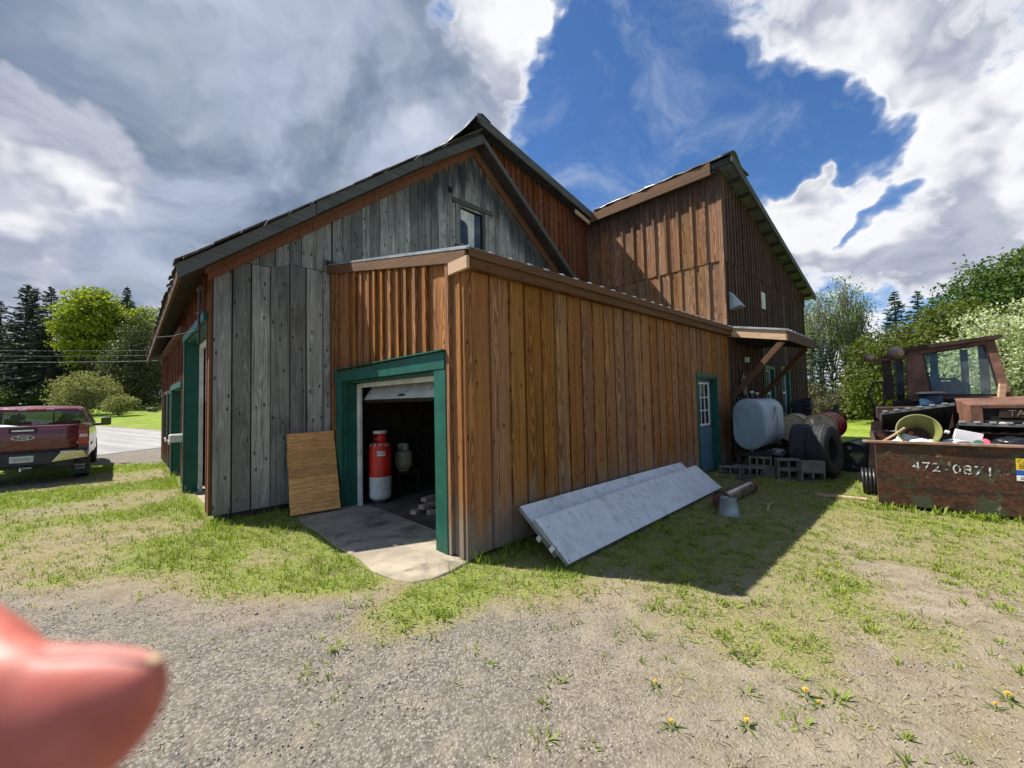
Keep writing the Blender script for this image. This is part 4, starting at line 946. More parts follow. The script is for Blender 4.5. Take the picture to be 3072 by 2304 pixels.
for a_ in (.5, 2.1, 3.7, 5.2): MB().tube([(.15*math.cos(a_), .15*math.sin(a_), .05), (.17*math.cos(a_), .17*math.sin(a_), .0)], .02, 8).build('caster', M['plastic_black'], hs)
# ------------------------------------------------------------------ oil tank corner
ot = LE('oil_tank', 6.62, -.62, .50, 0, 'chalky blue-grey oval oil tank under the timber canopy', 'tank')
def obround(hw, hh, n=12):
    pts = []
    for k in range(n+1): a_ = math.pi*k/n; pts.append((hw*math.cos(a_), hh-hw+hw*math.sin(a_)))
    for k in range(n+1): a_ = math.pi+math.pi*k/n; pts.append((hw*math.cos(a_), -(hh-hw)+hw*math.sin(a_)))
    return pts
prof = obround(.30, .53)
def loft(rings):
    n = len(rings[0]); vs = [p for r in rings for p in r]
    fs = [(i*n+j, i*n+(j+1) % n, (i+1)*n+(j+1) % n, (i+1)*n+j) for i in range(len(rings)-1) for j in range(n)]
    fs.append(tuple(range(n-1, -1, -1))); fs.append(tuple(range((len(rings)-1)*n, len(rings)*n)))
    return MB().add(vs, fs)
ring = lambda x, s: [(x, p[0]*s, p[1]*s+.53) for p in prof]
loft([ring(.02, .955), ring(1.35, .955)]).build('tank_shell', M['tank'], ot, smooth=True)
loft([ring(-.022, .86), ring(-.018, .93), ring(.0, .972), ring(.025, .975), ring(.026, .957)]).build('end_cap', simple('blue_end_paint', (.21, .28, .32), .6, var=.18, scale=3, dirt=(.30, .36, .38), dirt_amt=.5), ot, smooth=True)
loft([ring(1.345, .957), ring(1.35, .975), ring(1.375, .972), ring(1.395, .93), ring(1.40, .86)]).build('end_cap', M['tank'], ot, smooth=True)
for x_, h_ in ((.28, .14), (.62, .11)):
    MB().tube([(x_, 0, 1.02), (x_, 0, 1.02+h_)], .026, 10).build('fill_pipe', M['steel_dark'], ot, smooth=True); MB().tube([(x_, 0, 1.02+h_), (x_, 0, 1.06+h_)], .042, 10).build('cap', M['galv'], ot, smooth=True)
MB().tube([(.15, 0, .035), (.15, 0, -.03), (.22, .0, -.05)], .018, 8).build('drain_valve', M['galv'], ot)
rsn = simple('rust_runs', (.10, .055, .045), .8, var=.4)
for j in range(9):
    x_ = .5+.06*j+rp.uniform(-.02, .02); z0_ = rp.uniform(.62, .9); l_ = rp.uniform(.05, .22)
    MB().box(x_, x_+.012+rp.uniform(0, .02), -.2875, -.2866, z0_-l_, z0_).build('rust_streak', rsn, ot)
ts = LE('tank_stand', 6.62, -.62, .0, 0, 'dark timber stand carrying the oil tank', 'stand')
MB().box(.12, 1.25, -.30, .30, .36, .46).build('cradle', M['dark_wood'], ts)
for x_ in (.12, 1.16):
    for y_ in (-.30, .21): MB().box(x_, x_+.09, y_, y_+.09, 0, .359).build('leg', M['dark_wood'], ts)
MB().box(.14, 1.23, -.305, -.302, .03, .35).build('skirt', simple('dark_blue_sheet', (.02, .026, .045), .7), ts)
for x_ in (.2, .8): MB().box(x_, x_+.06, -.2, .2, .4605, .50).build('saddle', M['dark_wood'], ts)
# concrete blocks: one mesh with two cores per block
def block_mesh(nm, cores=2, L=.39, Wd=.19, H=.19):
    bm = bmesh.new()
    t = .032; xs = [0, t]; cw = (L - t*(cores+1))/cores
    for c in range(cores): xs += [xs[-1]+cw, xs[-1]+cw+t]
    mb = MB()
    mb.box(0, L, 0, t, 0, H); mb.box(0, L, Wd-t, Wd, 0, H)
    x = 0
    for c in range(cores+1): mb.box(x, x+t, t+.0005, Wd-t-.0005, 0, H); x += cw+t
    me = mb.mesh(nm); me.materials.append(M['block']); return me
BM2, BM3 = block_mesh('concrete_block'), block_mesh('concrete_block_three', 3)
blocks = [  # u, v, z, rx (tipped so the cores face out), rz, mesh, label
 (6.24, -.16, 0, 90, -66, BM2, 'concrete block on edge with its cores facing out, beside the blue door'),
 (6.62, -.30, 0, 0, -60, BM2, 'concrete block half hidden behind the block beside the blue door'),
 (6.60, -.60, .192, 90, -76, BM3, 'three-hole concrete block tipped up on top of two others'),
 (6.44, -.52, 0, 90, -74, BM3, 'three-hole concrete block on the ground with its face chipped open'),
 (6.66, -.78, 0, 0, -70, BM2, 'mossy concrete block lying flat under the tipped three-hole block'),
 (6.52, -1.12, .192, 90, -58, BM2, 'upper concrete block of the two-high stack by the tyres'),
 (6.50, -1.12, 0, 90, -60, BM2, 'lower mossy concrete block of the two-high stack by the tyres'),
 (6.46, -1.52, .192, 0, -52, BM2, 'pale sunlit concrete block set on another in front of the tyre'),
 (6.48, -1.50, 0, 90, -56, BM2, 'dark concrete block under the pale block in front of the tyre'),
 (7.42, -1.02, .20, 0, 75, BM2, 'concrete block propping the plank below the oil tank'),
 (7.42, -1.02, .0, 0, 75, BM2, 'ground concrete block under the plank prop by the tank')]
for u, v, z, rx, rz, me, lb_ in blocks:
    o = bpy.data.objects.new('concrete_block', me); COL.objects.link(o)
    o.matrix_world = Matrix.Translation(L2W(u, v, z)) @ Matrix.Rotation(TH+R(rz), 4, 'Z') @ Matrix.Rotation(R(rx), 4, 'X') @ (Matrix.Translation((0, 0, -.19)) if rx else Matrix.Identity(4))
    tag(o, lb_, 'concrete block', 'concrete blocks around the oil tank'); bv = o.modifiers.new('b', 'BEVEL'); bv.width = .006; bv.segments = 1
lm = LE('timber_plank', 6.0, -.62, .0, R(-4), 'old grey plank lying on the ground in front of the blocks', 'plank'); MB().box(0, .95, -.1, .06, .005, .055).build('plank', M['fascia_grey'], lm, bevel=.005)
pk = LE('plank_shelf', 7.02, -1.0, .395, R(10), 'short grey board resting on a block beside the oil tank', 'board'); MB().box(0, .62, -.12, .22, 0, .035).build('plank', M['fascia_grey'], pk, bevel=.004)
bo = LE('folded_sheet', 7.05, -1.0, .432, R(-10), 'bent pale sheet lying open on the board by the tank', 'sheet')
MB().add([(0, -.02, .0), (.16, 0, .012), (.34, .02, .05), (.0, .2, .06), (.16, .2, .012), (.34, .24, .05), (-.02, .09, .09)], [(0, 1, 4, 3), (1, 2, 5, 4)]).build('sheet', M['tank'], bo).modifiers.new('t', 'SOLIDIFY').thickness = .006
# ---- tyres
def tyre_mesh(nm, Rr, wd, lugs=0, rim=.5, tread=.02, slant=.5):
    """axis along y"""
    mb = MB(); h = wd/2; ri = Rr*rim
    prof = [(ri, -h*.72), (ri*1.06, -h*.86), (Rr*.78, -h*1.0), (Rr*.93, -h*.92), (Rr*.985, -h*.70), (Rr, -h*.35), (Rr, h*.35), (Rr*.985, h*.70), (Rr*.93, h*.92), (Rr*.78, h*1.0), (ri*1.06, h*.86), (ri, h*.72), (ri*1.02, h*.5), (ri*1.02, -h*.5), (ri, -h*.72)]
    mb.lathe(prof, 56, Matrix.Rotation(R(90), 4, 'X'), cap=False)
    return mb
def add_tyre(name, u, v, z, Rr, wd, rz, tilt, label, lug='road', grp='old tyres by the barn wall'):
    t = LE(name, u, v, z, rz, label, 'tyre', grp); t.rotation_euler = (tilt, 0, TH+rz)
    tyre_mesh('carcass', Rr, wd).build('carcass', M['rubber'], t, smooth='full')
    if lug != 'tractor':
        for y_ in (-.09, -.03, .03, .09): MB().lathe([(Rr*.99, y_-.022), (Rr*1.012, y_-.018), (Rr*1.012, y_+.018), (Rr*.99, y_+.022)], 56, Matrix.Rotation(R(90), 4, 'X'), cap=False).build('tread_rib', M['rubber'], t, smooth=True)
        return t
    mb = MB(); n = 26
    for i in range(n):
        a_ = 2*math.pi*i/n
        for sgn in (-1, 1):
            aa = a_ + (math.pi/n if sgn > 0 else 0); w2 = wd*.46*sgn
            for (y0, y1, d0) in (((.02*sgn), w2, .30 if lug == 'tractor' else .05),):
                th = (.085 if lug == 'tractor' else .045)/Rr*.5; rr0, rr1 = Rr*.985, Rr*(1.045 if lug == 'tractor' else 1.012)
                pts = []
                for rad in (rr0, rr1):
                    for (y_, a2) in ((y0, aa), (y1, aa+d0*.5)):
                        for s2 in (-1, 1): pts.append((rad*math.cos(a2+s2*th), y_, rad*math.sin(a2+s2*th)))
                mb.add(pts, [(0, 1, 3, 2), (4, 6, 7, 5), (0, 4, 5, 1), (2, 3, 7, 6), (0, 2, 6, 4), (1, 5, 7, 3)])
    tr = mb.build('tread', M['rubber'], t); tag(tr, kind='stuff')
    return t
add_tyre('truck_tyre', 7.36, -1.34, .51, .50, .34, R(4), R(3), 'worn truck tyre standing on edge beside the oil tank blocks')
add_tyre('truck_tyre', 7.30, -1.72, .51, .50, .36, R(-8), R(-4), 'worn truck tyre standing on edge with its sidewall turned to the yard')
add_tyre('tractor_tyre', 12.1, -.55, .74, .72, .52, R(6), R(-10), 'large lugged tractor tyre leaning on the barn wall below the window', 'tractor')
# ---- drums
def drum(name, u, v, z, rz, Ln, end_mat, body_mat, label, tilt=0, grp='steel drums beside the tyres'):
    d = LE(name, u, v, z, rz, label, 'drum', grp); d.rotation_euler = (0, tilt, TH+rz); Mx = Matrix.Rotation(R(90), 4, 'Y'); r_ = .292
    MB().lathe([(r_, .012), (r_, .29), (r_+.012, .30), (r_+.012, .315), (r_, .325), (r_, .56), (r_+.012, .57), (r_+.012, .585), (r_, .595), (r_, Ln-.012)], 40, Mx, cap=False).build('body', body_mat, d, smooth=True)
    MB().lathe([(r_+.009, 0), (r_+.013, .006), (r_+.009, .022), (r_-.006, .022), (r_-.010, 0)], 40, Mx, cap=False).build('chime', end_mat, d, smooth=True)
    MB().lathe([(r_+.009, Ln-.022), (r_+.013, Ln-.01), (r_+.009, Ln), (r_-.008, Ln)], 40, Mx, cap=False).build('chime', body_mat, d, smooth=True)
    MB().lathe([(.001, .016), (r_*.55, .017), (r_-.004, .020), (r_-.004, .03)], 40, Mx).build('head', end_mat, d, smooth=True)
    MB().lathe([(r_-.004, Ln-.03), (r_-.004, Ln-.018), (.001, Ln-.016)], 40, Mx).build('head', body_mat, d, smooth=True)
    for y_, z2, r2 in ((.0, .19, .035), (-.05, -.19, .018)): MB().lathe([(r2, .006), (r2, .017)], 14, Matrix.Translation((0, y_, z2)) @ Mx).build('bung', M['galv'], d, smooth=True)
    return d
d1 = drum('steel_drum', 8.15, -1.52, .91, R(-3), .88, M['cream'], M['drum_red'], 'red drum with a cream end lying on its side on top of the pile')
MB().box(-.002, .0045, -.06, .06, -.10, .02).build('paper_label', M['print_white'], d1)
MB().tube([(.03, .0, .29), (.03, .05, .36), (.06, .09, .38), (.08, .12, .30)], .018, 8).build('yellow_strap', M['yellow'], d1, smooth=True)
drum('steel_drum', 8.35, -.98, .86, R(5), .85, M['cream'], M['cream'], 'cream drum with a rusty stained end lying behind the tyres')
drum('steel_drum', 8.25, -1.98, .305, R(-6), .88, M['plastic_black'], simple('scuffed_black_drum_paint', (.07, .068, .06), .4, .3, var=.3, scale=4), 'black drum lying on the ground beside the tyres')
drum('steel_drum', 8.30, -1.36, .305, R(0), .85, M['rust_dark'], M['rust_dark'], 'rust-brown drum hidden under the red drum')
drum('steel_drum', 8.45, -.70, .305, R(0), .85, M['rust_dark'], M['rust_dark'], 'rust-brown drum hidden under the cream drum')
pr = LE('prop_board', 12.75, -.95, 0, R(40), 'pale board leaning behind the tractor tyre', 'board')
Mb = Matrix.Rotation(R(-18), 4, 'Y'); MB().box(0, .03, -.06, .06, 0, 1.35, Mb).build('plank', M['fascia_grey'], pr)

# ------------------------------------------------------------------ dumpster
DX = Vector((.76, -.65, 0)).normalized(); DRZ = math.atan2(DX.y, DX.x)
du = empty('dumpster', (5.20, 5.92, 0), DRZ, 'rusty brown and green steel dumpster full of bags, with open black lids', 'dumpster')
dw, dd, hf, hb = 1.83, 1.25, .90, .93
sh = .0
def plate(pts, t): return MB().prism(pts, t)
plate([(-.0, -.05, .05), (dw, -.05, .05), (dw, -.10, hf), (-.0, -.10, hf)], (0, .012, 0)).build('front_plate', M['rusty_green'], du)
for x_ in (0, dw-.012): plate([(x_, -.037, .05), (x_, dd, .05), (x_, dd, hb), (x_, -.087, hf)], (.012, 0, 0)).build('side_plate', M['rusty_green'], du)
MB().box(.013, dw-.013, dd-.012, dd, .05, hb).build('rear_plate', M['rusty_green'], du)
MB().box(.013, dw-.013, -.03, dd-.013, .05, .062).build('floor_plate', M['rust_dark'], du)
MB().box(-.14, dw+.05, -.135, -.085, hf, hf+.035).build('top_rail', simple('pale_worn_rail', (.30, .17, .11), .6, .2, var=.35, scale=9, dirt=(.42, .34, .27), dirt_amt=.6), du, bevel=.005)
for x_ in (-.05, dw+.002): plate([(x_, -.085, hf), (x_, dd, hb), (x_, dd, hb+.04), (x_, -.085, hf+.04)], (.048, 0, 0)).build('side_rail', M['rust_dark'], du)
MB().box(0, dw, dd+.001, dd+.05, hb-.02, hb+.04).build('hinge_rail', M['rust_dark'], du)
for x_ in (.03, dw-.20):
    for y_ in (.0, dd-.15): MB().box(x_, x_+.14, y_, y_+.12, 0, .049).build('skid', M['rust_dark'], du)
MB().add([(.02, -.065, .05), (.10, -.065, .05), (.02, -.065, .13), (.0, -.075, .02), (.12, -.075, .0), (.05, -.10, .0)], [(0, 1, 2), (3, 4, 5)]).build('bent_bracket', M['rust_dark'], du)
# fork pocket, seen at the right edge
MB().box(dw+.006, dw+.12, .15, dd-.1, .42, .60).build('fork_pocket', M['rusty_green'], du)
# painted phone number, half worn away, and the stickers
Mt = Matrix.Translation((.62, -.0855, .60)) @ Matrix.Rotation(R(92.5), 4, 'X')
wornm, kk, bb = new_mat('worn_white_stencil'); co_ = kk.n('ShaderNodeTexCoord').outputs['Object']
wn = kk.noise(co_, 22, 6, .7); f_ = kk.rng(wn, .47, .55); setp(kk, bb, col=(.72, .72, .68), rough=.6); tr_ = kk.n('ShaderNodeBsdfTransparent'); mx_ = kk.n('ShaderNodeMixShader', ins={0: f_, 1: tr_.outputs[0], 2: bb.outputs[0]}); kk.t.links.new(mx_.outputs[0], kk.t.nodes['Material Output'].inputs[0])
for i, ch in enumerate('472-0871'):
    text_mesh('lettering', ch, .17, Matrix.Translation((.40+i*.094, -.0855, .60-i*.003)) @ Matrix.Rotation(R(93), 4, 'X'), wornm, du, extrude=.0008)
Ms = Matrix.Translation((1.27, -.096, .77)) @ Matrix.Rotation(R(3), 4, 'X')
MB().box(0, .30, -.003, 0, -.14, .0, Ms).build('caution_sticker', M['yellow'], du)
text_mesh('lettering', 'CAUTION', .062, Ms @ Matrix.Translation((.15, -.0035, -.035)) @ Matrix.Rotation(R(90), 4, 'X'), M['print_black'], du)
for j in range(3): MB().box(.02, .28, -.0045, -.0032, -.078-j*.02, -.070-j*.02, Ms).build('sticker_line', M['print_black'], du)
MB().box(.0, .30, -.003, 0, -.205, -.1405, Ms).build('notice_sticker', M['blue_print'], du)
text_mesh('lettering', 'NOTICE', .05, Ms @ Matrix.Translation((.15, -.0035, -.172)) @ Matrix.Rotation(R(90), 4, 'X'), M['print_white'], du)
MB().box(.0, .30, -.003, 0, -.27, -.2055, Ms).build('notice_sticker', M['print_white'], du)
for j in range(2): MB().box(.03, .27, -.0045, -.0032, -.232-j*.022, -.224-j*.022, Ms).build('sticker_line', M['print_black'], du)
# black lids
def lid(x0, x1, zl, zr_, yf):
    n = 10; vs = []
    l = bpy.data.objects.new('lid', None); COL.objects.link(l); l.parent = du
    mb = MB()
    for i in range(n):
        a, b = x0+(x1-x0)*i/n, x0+(x1-x0)*(i+1)/n; za, zb = zl+(zr_-zl)*i/n, zl+(zr_-zl)*(i+1)/n; h_ = hb+.06
        dip = -.012 if i % 2 else .0
        mb.hexa([(a, yf, za-.02), (b, yf, zb-.02), (b, dd+.02, h_+dip), (a, dd+.02, h_+dip), (a, yf, za), (b, yf, zb), (b, dd+.02, h_+.02+dip), (a, dd+.02, h_+.02+dip)])
    mb.build('lid_sheet', M['plastic_black'], l)
    edge = MB().prism([(x0, yf-.02, zl-.035), (x1, yf-.02, zr_-.035), (x1, yf-.02, zr_+.004), (x0, yf-.02, zl+.004)], (0, .0195, 0)).build('front_edge', simple('sun_bleached_edge', (.12, .125, .125), .45, var=.3), l)
    for i in range(6):
        a = x0 + (x1-x0)*(i+.08)/6; za = zl+(zr_-zl)*(i+.1)/6
        MB().box(a, a+.05, yf-.028, yf+.06, za+.005, za+.022).build('rib_end', simple('bleached_rib', (.26, .275, .275), .5) if i == 0 and 'bleached_rib' not in bpy.data.materials else bpy.data.materials['bleached_rib'], l)
    sd_ = MB().prism([(x0-.004, yf, zl-.15), (x0-.004, dd, hb+.04), (x0-.004, dd, hb+.06), (x0-.004, yf, zl)], (.003, 0, 0)).build('side_flap', M['plastic_black'], l)
lid(.10, .86, 1.31, 1.44, .50); lid(.87, 1.72, 1.17, 1.15, .40)
# rubbish in the dumpster
def blob(name, c, s, mat, seed, label, cat, amp=.28, grp=None):
    bm = bmesh.new(); bmesh.ops.create_icosphere(bm, subdivisions=4, radius=1)
    for v in bm.verts:
        n = mnoise.fractal(v.co*1.6+Vector((seed*7.1, seed, 0)), .8, 2.0, 4); cz = mnoise.noise(v.co*5+Vector((seed, 3, 1)))
        v.co *= 1 + amp*n + .05*abs(cz); v.co = Vector((v.co.x*s[0], v.co.y*s[1], v.co.z*s[2]))
    me = bpy.data.meshes.new(name); bm.to_mesh(me); bm.free(); me.materials.append(mat)
    me.polygons.foreach_set('use_smooth', [True]*len(me.polygons))
    o = bpy.data.objects.new(name, me); COL.objects.link(o)
    Wm = Matrix.Translation((5.20, 5.92, 0)) @ Matrix.Rotation(DRZ, 4, 'Z'); o.matrix_world = Wm @ Matrix.Translation(c)
    tag(o, label, cat, grp); return o
blob('rubbish_bag', (.42, .38, .76), (.34, .24, .19), M['bag_white'], 1, 'white rubbish bag at the left end of the dumpster', 'bag')
blob('rubbish_bag', (.92, .33, .76), (.30, .22, .17), M['bag_white'], 2, 'white rubbish bag with a pink cap lying on it', 'bag')
blob('rubbish_bag', (1.42, .36, .78), (.32, .24, .19), M['bag_black'], 3, 'shiny black rubbish bag under the lower lid', 'bag')
blob('rubbish_bag', (.9, .78, .55), (.66, .32, .30), M['bag_black'], 5, 'dark rubbish bag filling the back of the dumpster', 'bag')
def in_dump(name, x, y, z, label, cat):
    o = empty(name, (0, 0, 0), 0, label, cat); o.matrix_world = Matrix.Translation((5.20, 5.92, 0)) @ Matrix.Rotation(DRZ, 4, 'Z') @ Matrix.Translation((x, y, z)); return o
tb = in_dump('plastic_tub', .46, .22, 1.05, 'olive green plastic tub tipped towards the yard on the rubbish', 'tub')
Mt_ = Matrix.Rotation(R(68), 4, 'X') @ Matrix.Rotation(R(0), 4, 'Z')
MB().lathe([(.10, -.26), (.15, -.26), (.215, .02), (.235, .03), (.235, .06), (.222, .062), (.205, .02), (.14, -.245), (.05, -.245)], 40, Mt_, cap=True).build('shell', M['olive'], tb, smooth=True)
MB().lathe([(.028, -.243), (.028, -.236)], 16, Mt_ @ Matrix.Translation((-.06, .05, 0))).build('orange_disc', simple('orange_disc', (.6, .09, .03), .5), tb)
MB().lathe([(.001, -.2444), (.139, -.2444)], 30, Mt_, cap=False).build('dirt', M['rust_dark'], tb)
pc = in_dump('bottle_cap', 1.04, .0, .93, 'pink plastic cap on the white rubbish bag', 'cap'); MB().lathe([(.05, 0), (.052, .02), (.045, .045), (.02, .05)], 18, Matrix.Rotation(R(60), 4, 'X')).build('cap', M['pink'], pc, smooth=True)
gc = in_dump('jar_lid', .98, -.06, .925, 'dark green jar lid at the rim of the dumpster', 'lid'); MB().lathe([(.05, 0), (.052, .015), (.045, .03), (.02, .032)], 18, Matrix.Rotation(R(70), 4, 'X')).build('disc', M['teal'], gc, smooth=True)
jg = in_dump('milk_jug', .88, .12, .95, 'white translucent plastic jug lying on the rubbish', 'jug'); MB().box(-.10, .14, -.07, .07, 0, .13, Matrix.Rotation(R(14), 4, 'Y')).build('body', M['bag_white'], jg, smooth=True, bevel=.035, seg=3)
MB().tube([(-.13, 0, .1), (-.17, 0, .115)], .022, 10).build('neck', M['bag_white'], jg)
sk_ = in_dump('broken_handle', .10, -.05, .90, 'broken wooden handle sticking out of the dumpster corner', 'handle'); MB().tube([(-.04, -.03, 0), (.10, .08, .10), (.22, .18, .20)], [.018, .018, .016], 8).build('shaft', M['pale_wood'], sk_)
bd = in_dump('white_barrel', .30, 1.78, .97, 'dirty white plastic barrel lying behind the dumpster on scrap', 'barrel'); MB().lathe([(.05, -.28), (.17, -.27), (.21, -.2), (.215, 0), (.21, .2), (.17, .27), (.05, .28)], 26, Matrix.Rotation(R(80), 4, 'X')).build('shell', M['cyl_white'], bd, smooth=True)
MB().lathe([(.03, -.30), (.035, -.285)], 12, Matrix.Rotation(R(80), 4, 'X') @ Matrix.Translation((.08, .05, 0))).build('bung', M['galv'], bd)
rp_ = in_dump('scrap_plate', -.02, 1.42, 0, 'tall rust-dark steel plate standing behind the dumpster', 'plate')
MB().prism([(-.10, 0, 0), (.30, .05, 0), (.16, .05, 1.12), (.0, 0, 1.12)], (0, .03, 0)).build('plate', M['rust_dark'], rp_); MB().box(.02, .7, .12, .7, 0, .755).build('scrap_box', M['rust_dark'], rp_)
bk2 = in_dump('ground_plank', -.75, .2, .01, 'bleached plank in the grass beside the dumpster', 'plank'); MB().box(0, .62, -.05, .05, 0, .03).build('plank', M['pale_wood'], bk2)
hose = in_dump('rubber_coil', -.02, .85, .0, 'coil of black hose standing against the dumpster side', 'hose')
cpts = [(-.12+.02*math.sin(t*3), .0+.024*t/ (2*math.pi)*1.0, .22+.0) for t in (0,)]
MB().tube([(-.16+.045*t/(2*math.pi), .19*math.cos(t), .20+.19*math.sin(t)) for t in np.linspace(0, 2*math.pi*4, 96)], .018, 8).build('coil', M['plastic_black'], hose, smooth=True)

# ------------------------------------------------------------------ rusty loader behind the dumpster
LX = Vector((.80, -.60, 0)).normalized(); LRZ = math.atan2(LX.y, LX.x)
ld = empty('yard_loader', (8.19, 8.50, 0), LRZ, 'rust-red cab loader with a dusty windscreen and dark grille, parked behind the dumpster', 'loader')
def q3(p): return tuple(p)
# frame local: x right, y back. cab front face leans back
fr = [(.0, 0, 1.45), (1.42, 0, 1.45), (1.28, .16, 2.60), (.04, .16, 2.46)]     # outer corners of the front
inn = [(.36, .02, 1.53), (1.26, .02, 1.53), (1.14, .145, 2.49), (.29, .145, 2.38)]   # windscreen opening
n_ = Vector((0, -.05, 0))
def face_ring(o4, i4, th):
    mb = MB(); o = [Vector(p) for p in o4]; i = [Vector(p) for p in i4]; t = Vector((0, th, 0))
    for k in range(4):
        a, b, c, d = o[k], o[(k+1) % 4], i[(k+1) % 4], i[k]
        mb.hexa([a, b, b+t, a+t, d, c, c+t, d+t])
    return mb
face_ring(fr, inn, .06).build('windscreen_frame', M['rust_machine'], ld, bevel=.006)
MB().prism([tuple(Vector(p)+Vector((0, .03, 0))) for p in inn], (0, .006, 0)).build('windscreen', M['clear'], ld)
gk = [Vector(p)+Vector((0, -.004, 0)) for p in inn]
MB().tube(gk+[gk[0]], .016, 8).build('windscreen_seal', M['rubber'], ld)
MB().prism([(-.06, .06, 2.45), (1.36, .06, 2.60), (1.36, .06, 2.67), (-.06, .06, 2.53)], (0, 1.35, 0)).build('cab_roof', M['rust_dark'], ld)
for (x0, z1) in ((-.02, 2.46), (1.30, 2.58)):
    MB().hexa([(x0, 1.20, 1.0), (x0+.12, 1.20, 1.0), (x0+.12, 1.32, 1.0), (x0, 1.32, 1.0), (x0, 1.20, z1), (x0+.12, 1.20, z1), (x0+.12, 1.32, z1), (x0, 1.32, z1)]).build('rear_post', M['rust_dark'], ld)
    MB().box(x0+.02, x0+.08, .07, 1.19, 1.38, 1.46).build('side_sill', M['rust_dark'], ld)
MB().hexa([(-.30, .30, 1.45), (-.16, .30, 1.45), (-.16, .42, 1.45), (-.30, .42, 1.45), (-.34, .30, 2.40), (-.2, .30, 2.40), (-.2, .42, 2.40), (-.34, .42, 2.40)]).build('door_post', M['rust_dark'], ld)
MB().prism([(-.16, .36, 1.56), (.0, .2, 1.56), (.03, .25, 2.36), (-.19, .36, 2.36)], (0, .006, 0)).build('side_glass', M['clear'], ld)
MB().hexa([(.55, 1.22, 1.45), (.67, 1.22, 1.45), (.67, 1.28, 1.45), (.55, 1.28, 1.45), (.55, 1.22, 2.5), (.67, 1.22, 2.5), (.67, 1.28, 2.5), (.55, 1.28, 2.5)]).build('rear_post', M['steel_dark'], ld)
MB().hexa([(1.02, 1.22, 1.45), (1.13, 1.22, 1.45), (1.13, 1.28, 1.45), (1.02, 1.28, 1.45), (1.02, 1.22, 2.5), (1.13, 1.22, 2.5), (1.13, 1.28, 2.5), (1.02, 1.28, 2.5)]).build('rear_post', M['steel_dark'], ld)
MB().tube([(.35, .95, 1.45), (.42, .95, 1.75), (.60, .95, 1.88), (.85, .95, 1.86), (.98, .95, 1.70), (1.0, .95, 1.45)], .05, 8).build('seat_hoop', M['steel_dark'], ld, smooth=True)
MB().box(.38, .98, .92, 1.06, 1.3, 1.82).build('seat_back', M['steel_dark'], ld, bevel=.06, seg=3)
MB().box(-.10, 1.50, .10, 1.4, .75, 1.42).build('cab_base', M['rust_dark'], ld, bevel=.01)
lampm = simple('rusty_lamp_shell', (.30, .22, .16), .6, .3, var=.4, scale=9)
for (x_, y_, z_, r_) in ((-.55, .15, 2.38, .085), (-.14, .08, 2.44, .14)):
    MB().lathe([(.02, r_*.9), (r_*.7, r_*.6), (r_, .02), (r_, -.03), (r_*.92, -.04), (.01, -.045)], 20, Matrix.Translation((x_, y_, z_)) @ Matrix.Rotation(R(-75), 4, 'X') @ Matrix.Rotation(R(180), 4, 'Y')).build('work_lamp', lampm, ld, smooth=True)
MB().tube([(-.55, .16, 2.32), (-.3, .16, 2.31), (.05, .16, 2.36)], .03, 8).build('lamp_bracket', M['rust_machine'], ld)
# hood with the grille
MB().prism([(.62, -1.35, 1.36), (.62, .0, 1.49), (.62, .0, .75), (.62, -1.35, .75)], (1.5, 0, 0)).build('hood', M['rust_machine'], ld, bevel=.035, seg=2)
for b_ in ((.58, .74, -1.40, -1.351, .62, 1.37), (.742, 2.1, -1.40, -1.351, 1.30, 1.37)): MB().box(*b_).build('grille_surround', M['rust_machine'], ld, bevel=.012)
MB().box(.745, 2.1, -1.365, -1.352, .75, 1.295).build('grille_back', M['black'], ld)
MB().box(.92, 1.7, -1.385, -1.366, 1.15, 1.285).build('name_plate', M['rust_dark'], ld)
text_mesh('lettering', 'TAYLOR', .15, Matrix.Translation((1.30, -1.388, 1.215)) @ Matrix.Rotation(R(90), 4, 'X'), simple('worn_grey_lettering', (.16, .12, .10), .7), ld, extrude=.004)
for j in range(4): MB().box(.745, 2.1, -1.39, -1.368, .80+j*.09, .83+j*.09).build('grille_bar', M['rust_dark'], ld)
for x_ in (.95, 1.4): MB().lathe([(.06, 0), (.06, .02), (.03, .03)], 18, Matrix.Translation((x_, -1.39, 1.02)) @ Matrix.Rotation(R(90), 4, 'X')).build('headlamp', M['tail_white'], ld, smooth=True)
MB().box(1.18, 1.26, -.12, -.02, 1.49, 1.80, Matrix.Rotation(R(6), 4, 'Y') @ Matrix.Translation((-.12, 0, .05))).build('exhaust_stack', M['pale_wood'], ld)
MB().box(-.55, .55, -.55, .05, .85, 1.32).build('side_tank', M['rust_dark'], ld, bevel=.02)
MB().lathe([(.15, 0), (.17, .02), (.17, .20), (.15, .22)], 22, Matrix.Translation((.30, -.25, 1.325))).build('air_filter', simple('dark_blue_paint', (.015, .05, .10), .5, var=.3), ld, smooth=True)
MB().lathe([(.22, 0), (.24, .02), (.20, .05), (.05, .06)], 22, Matrix.Translation((.30, -.25, 1.55))).build('filter_hood', M['rubber'], ld, smooth=True)
MB().tube([(-.52, .2, 1.3), (-.60, .2, 1.6), (-.50, .2, 1.82), (-.36, .2, 1.84)], .025, 8).build('grab_rail', M['steel_dark'], ld, smooth=True)
MB().tube([(-.35, .2, 1.82), (-.35, .2, 1.35), (-.55, .2, 1.33)], .018, 8).build('grab_rail', M['steel_dark'], ld, smooth=True)
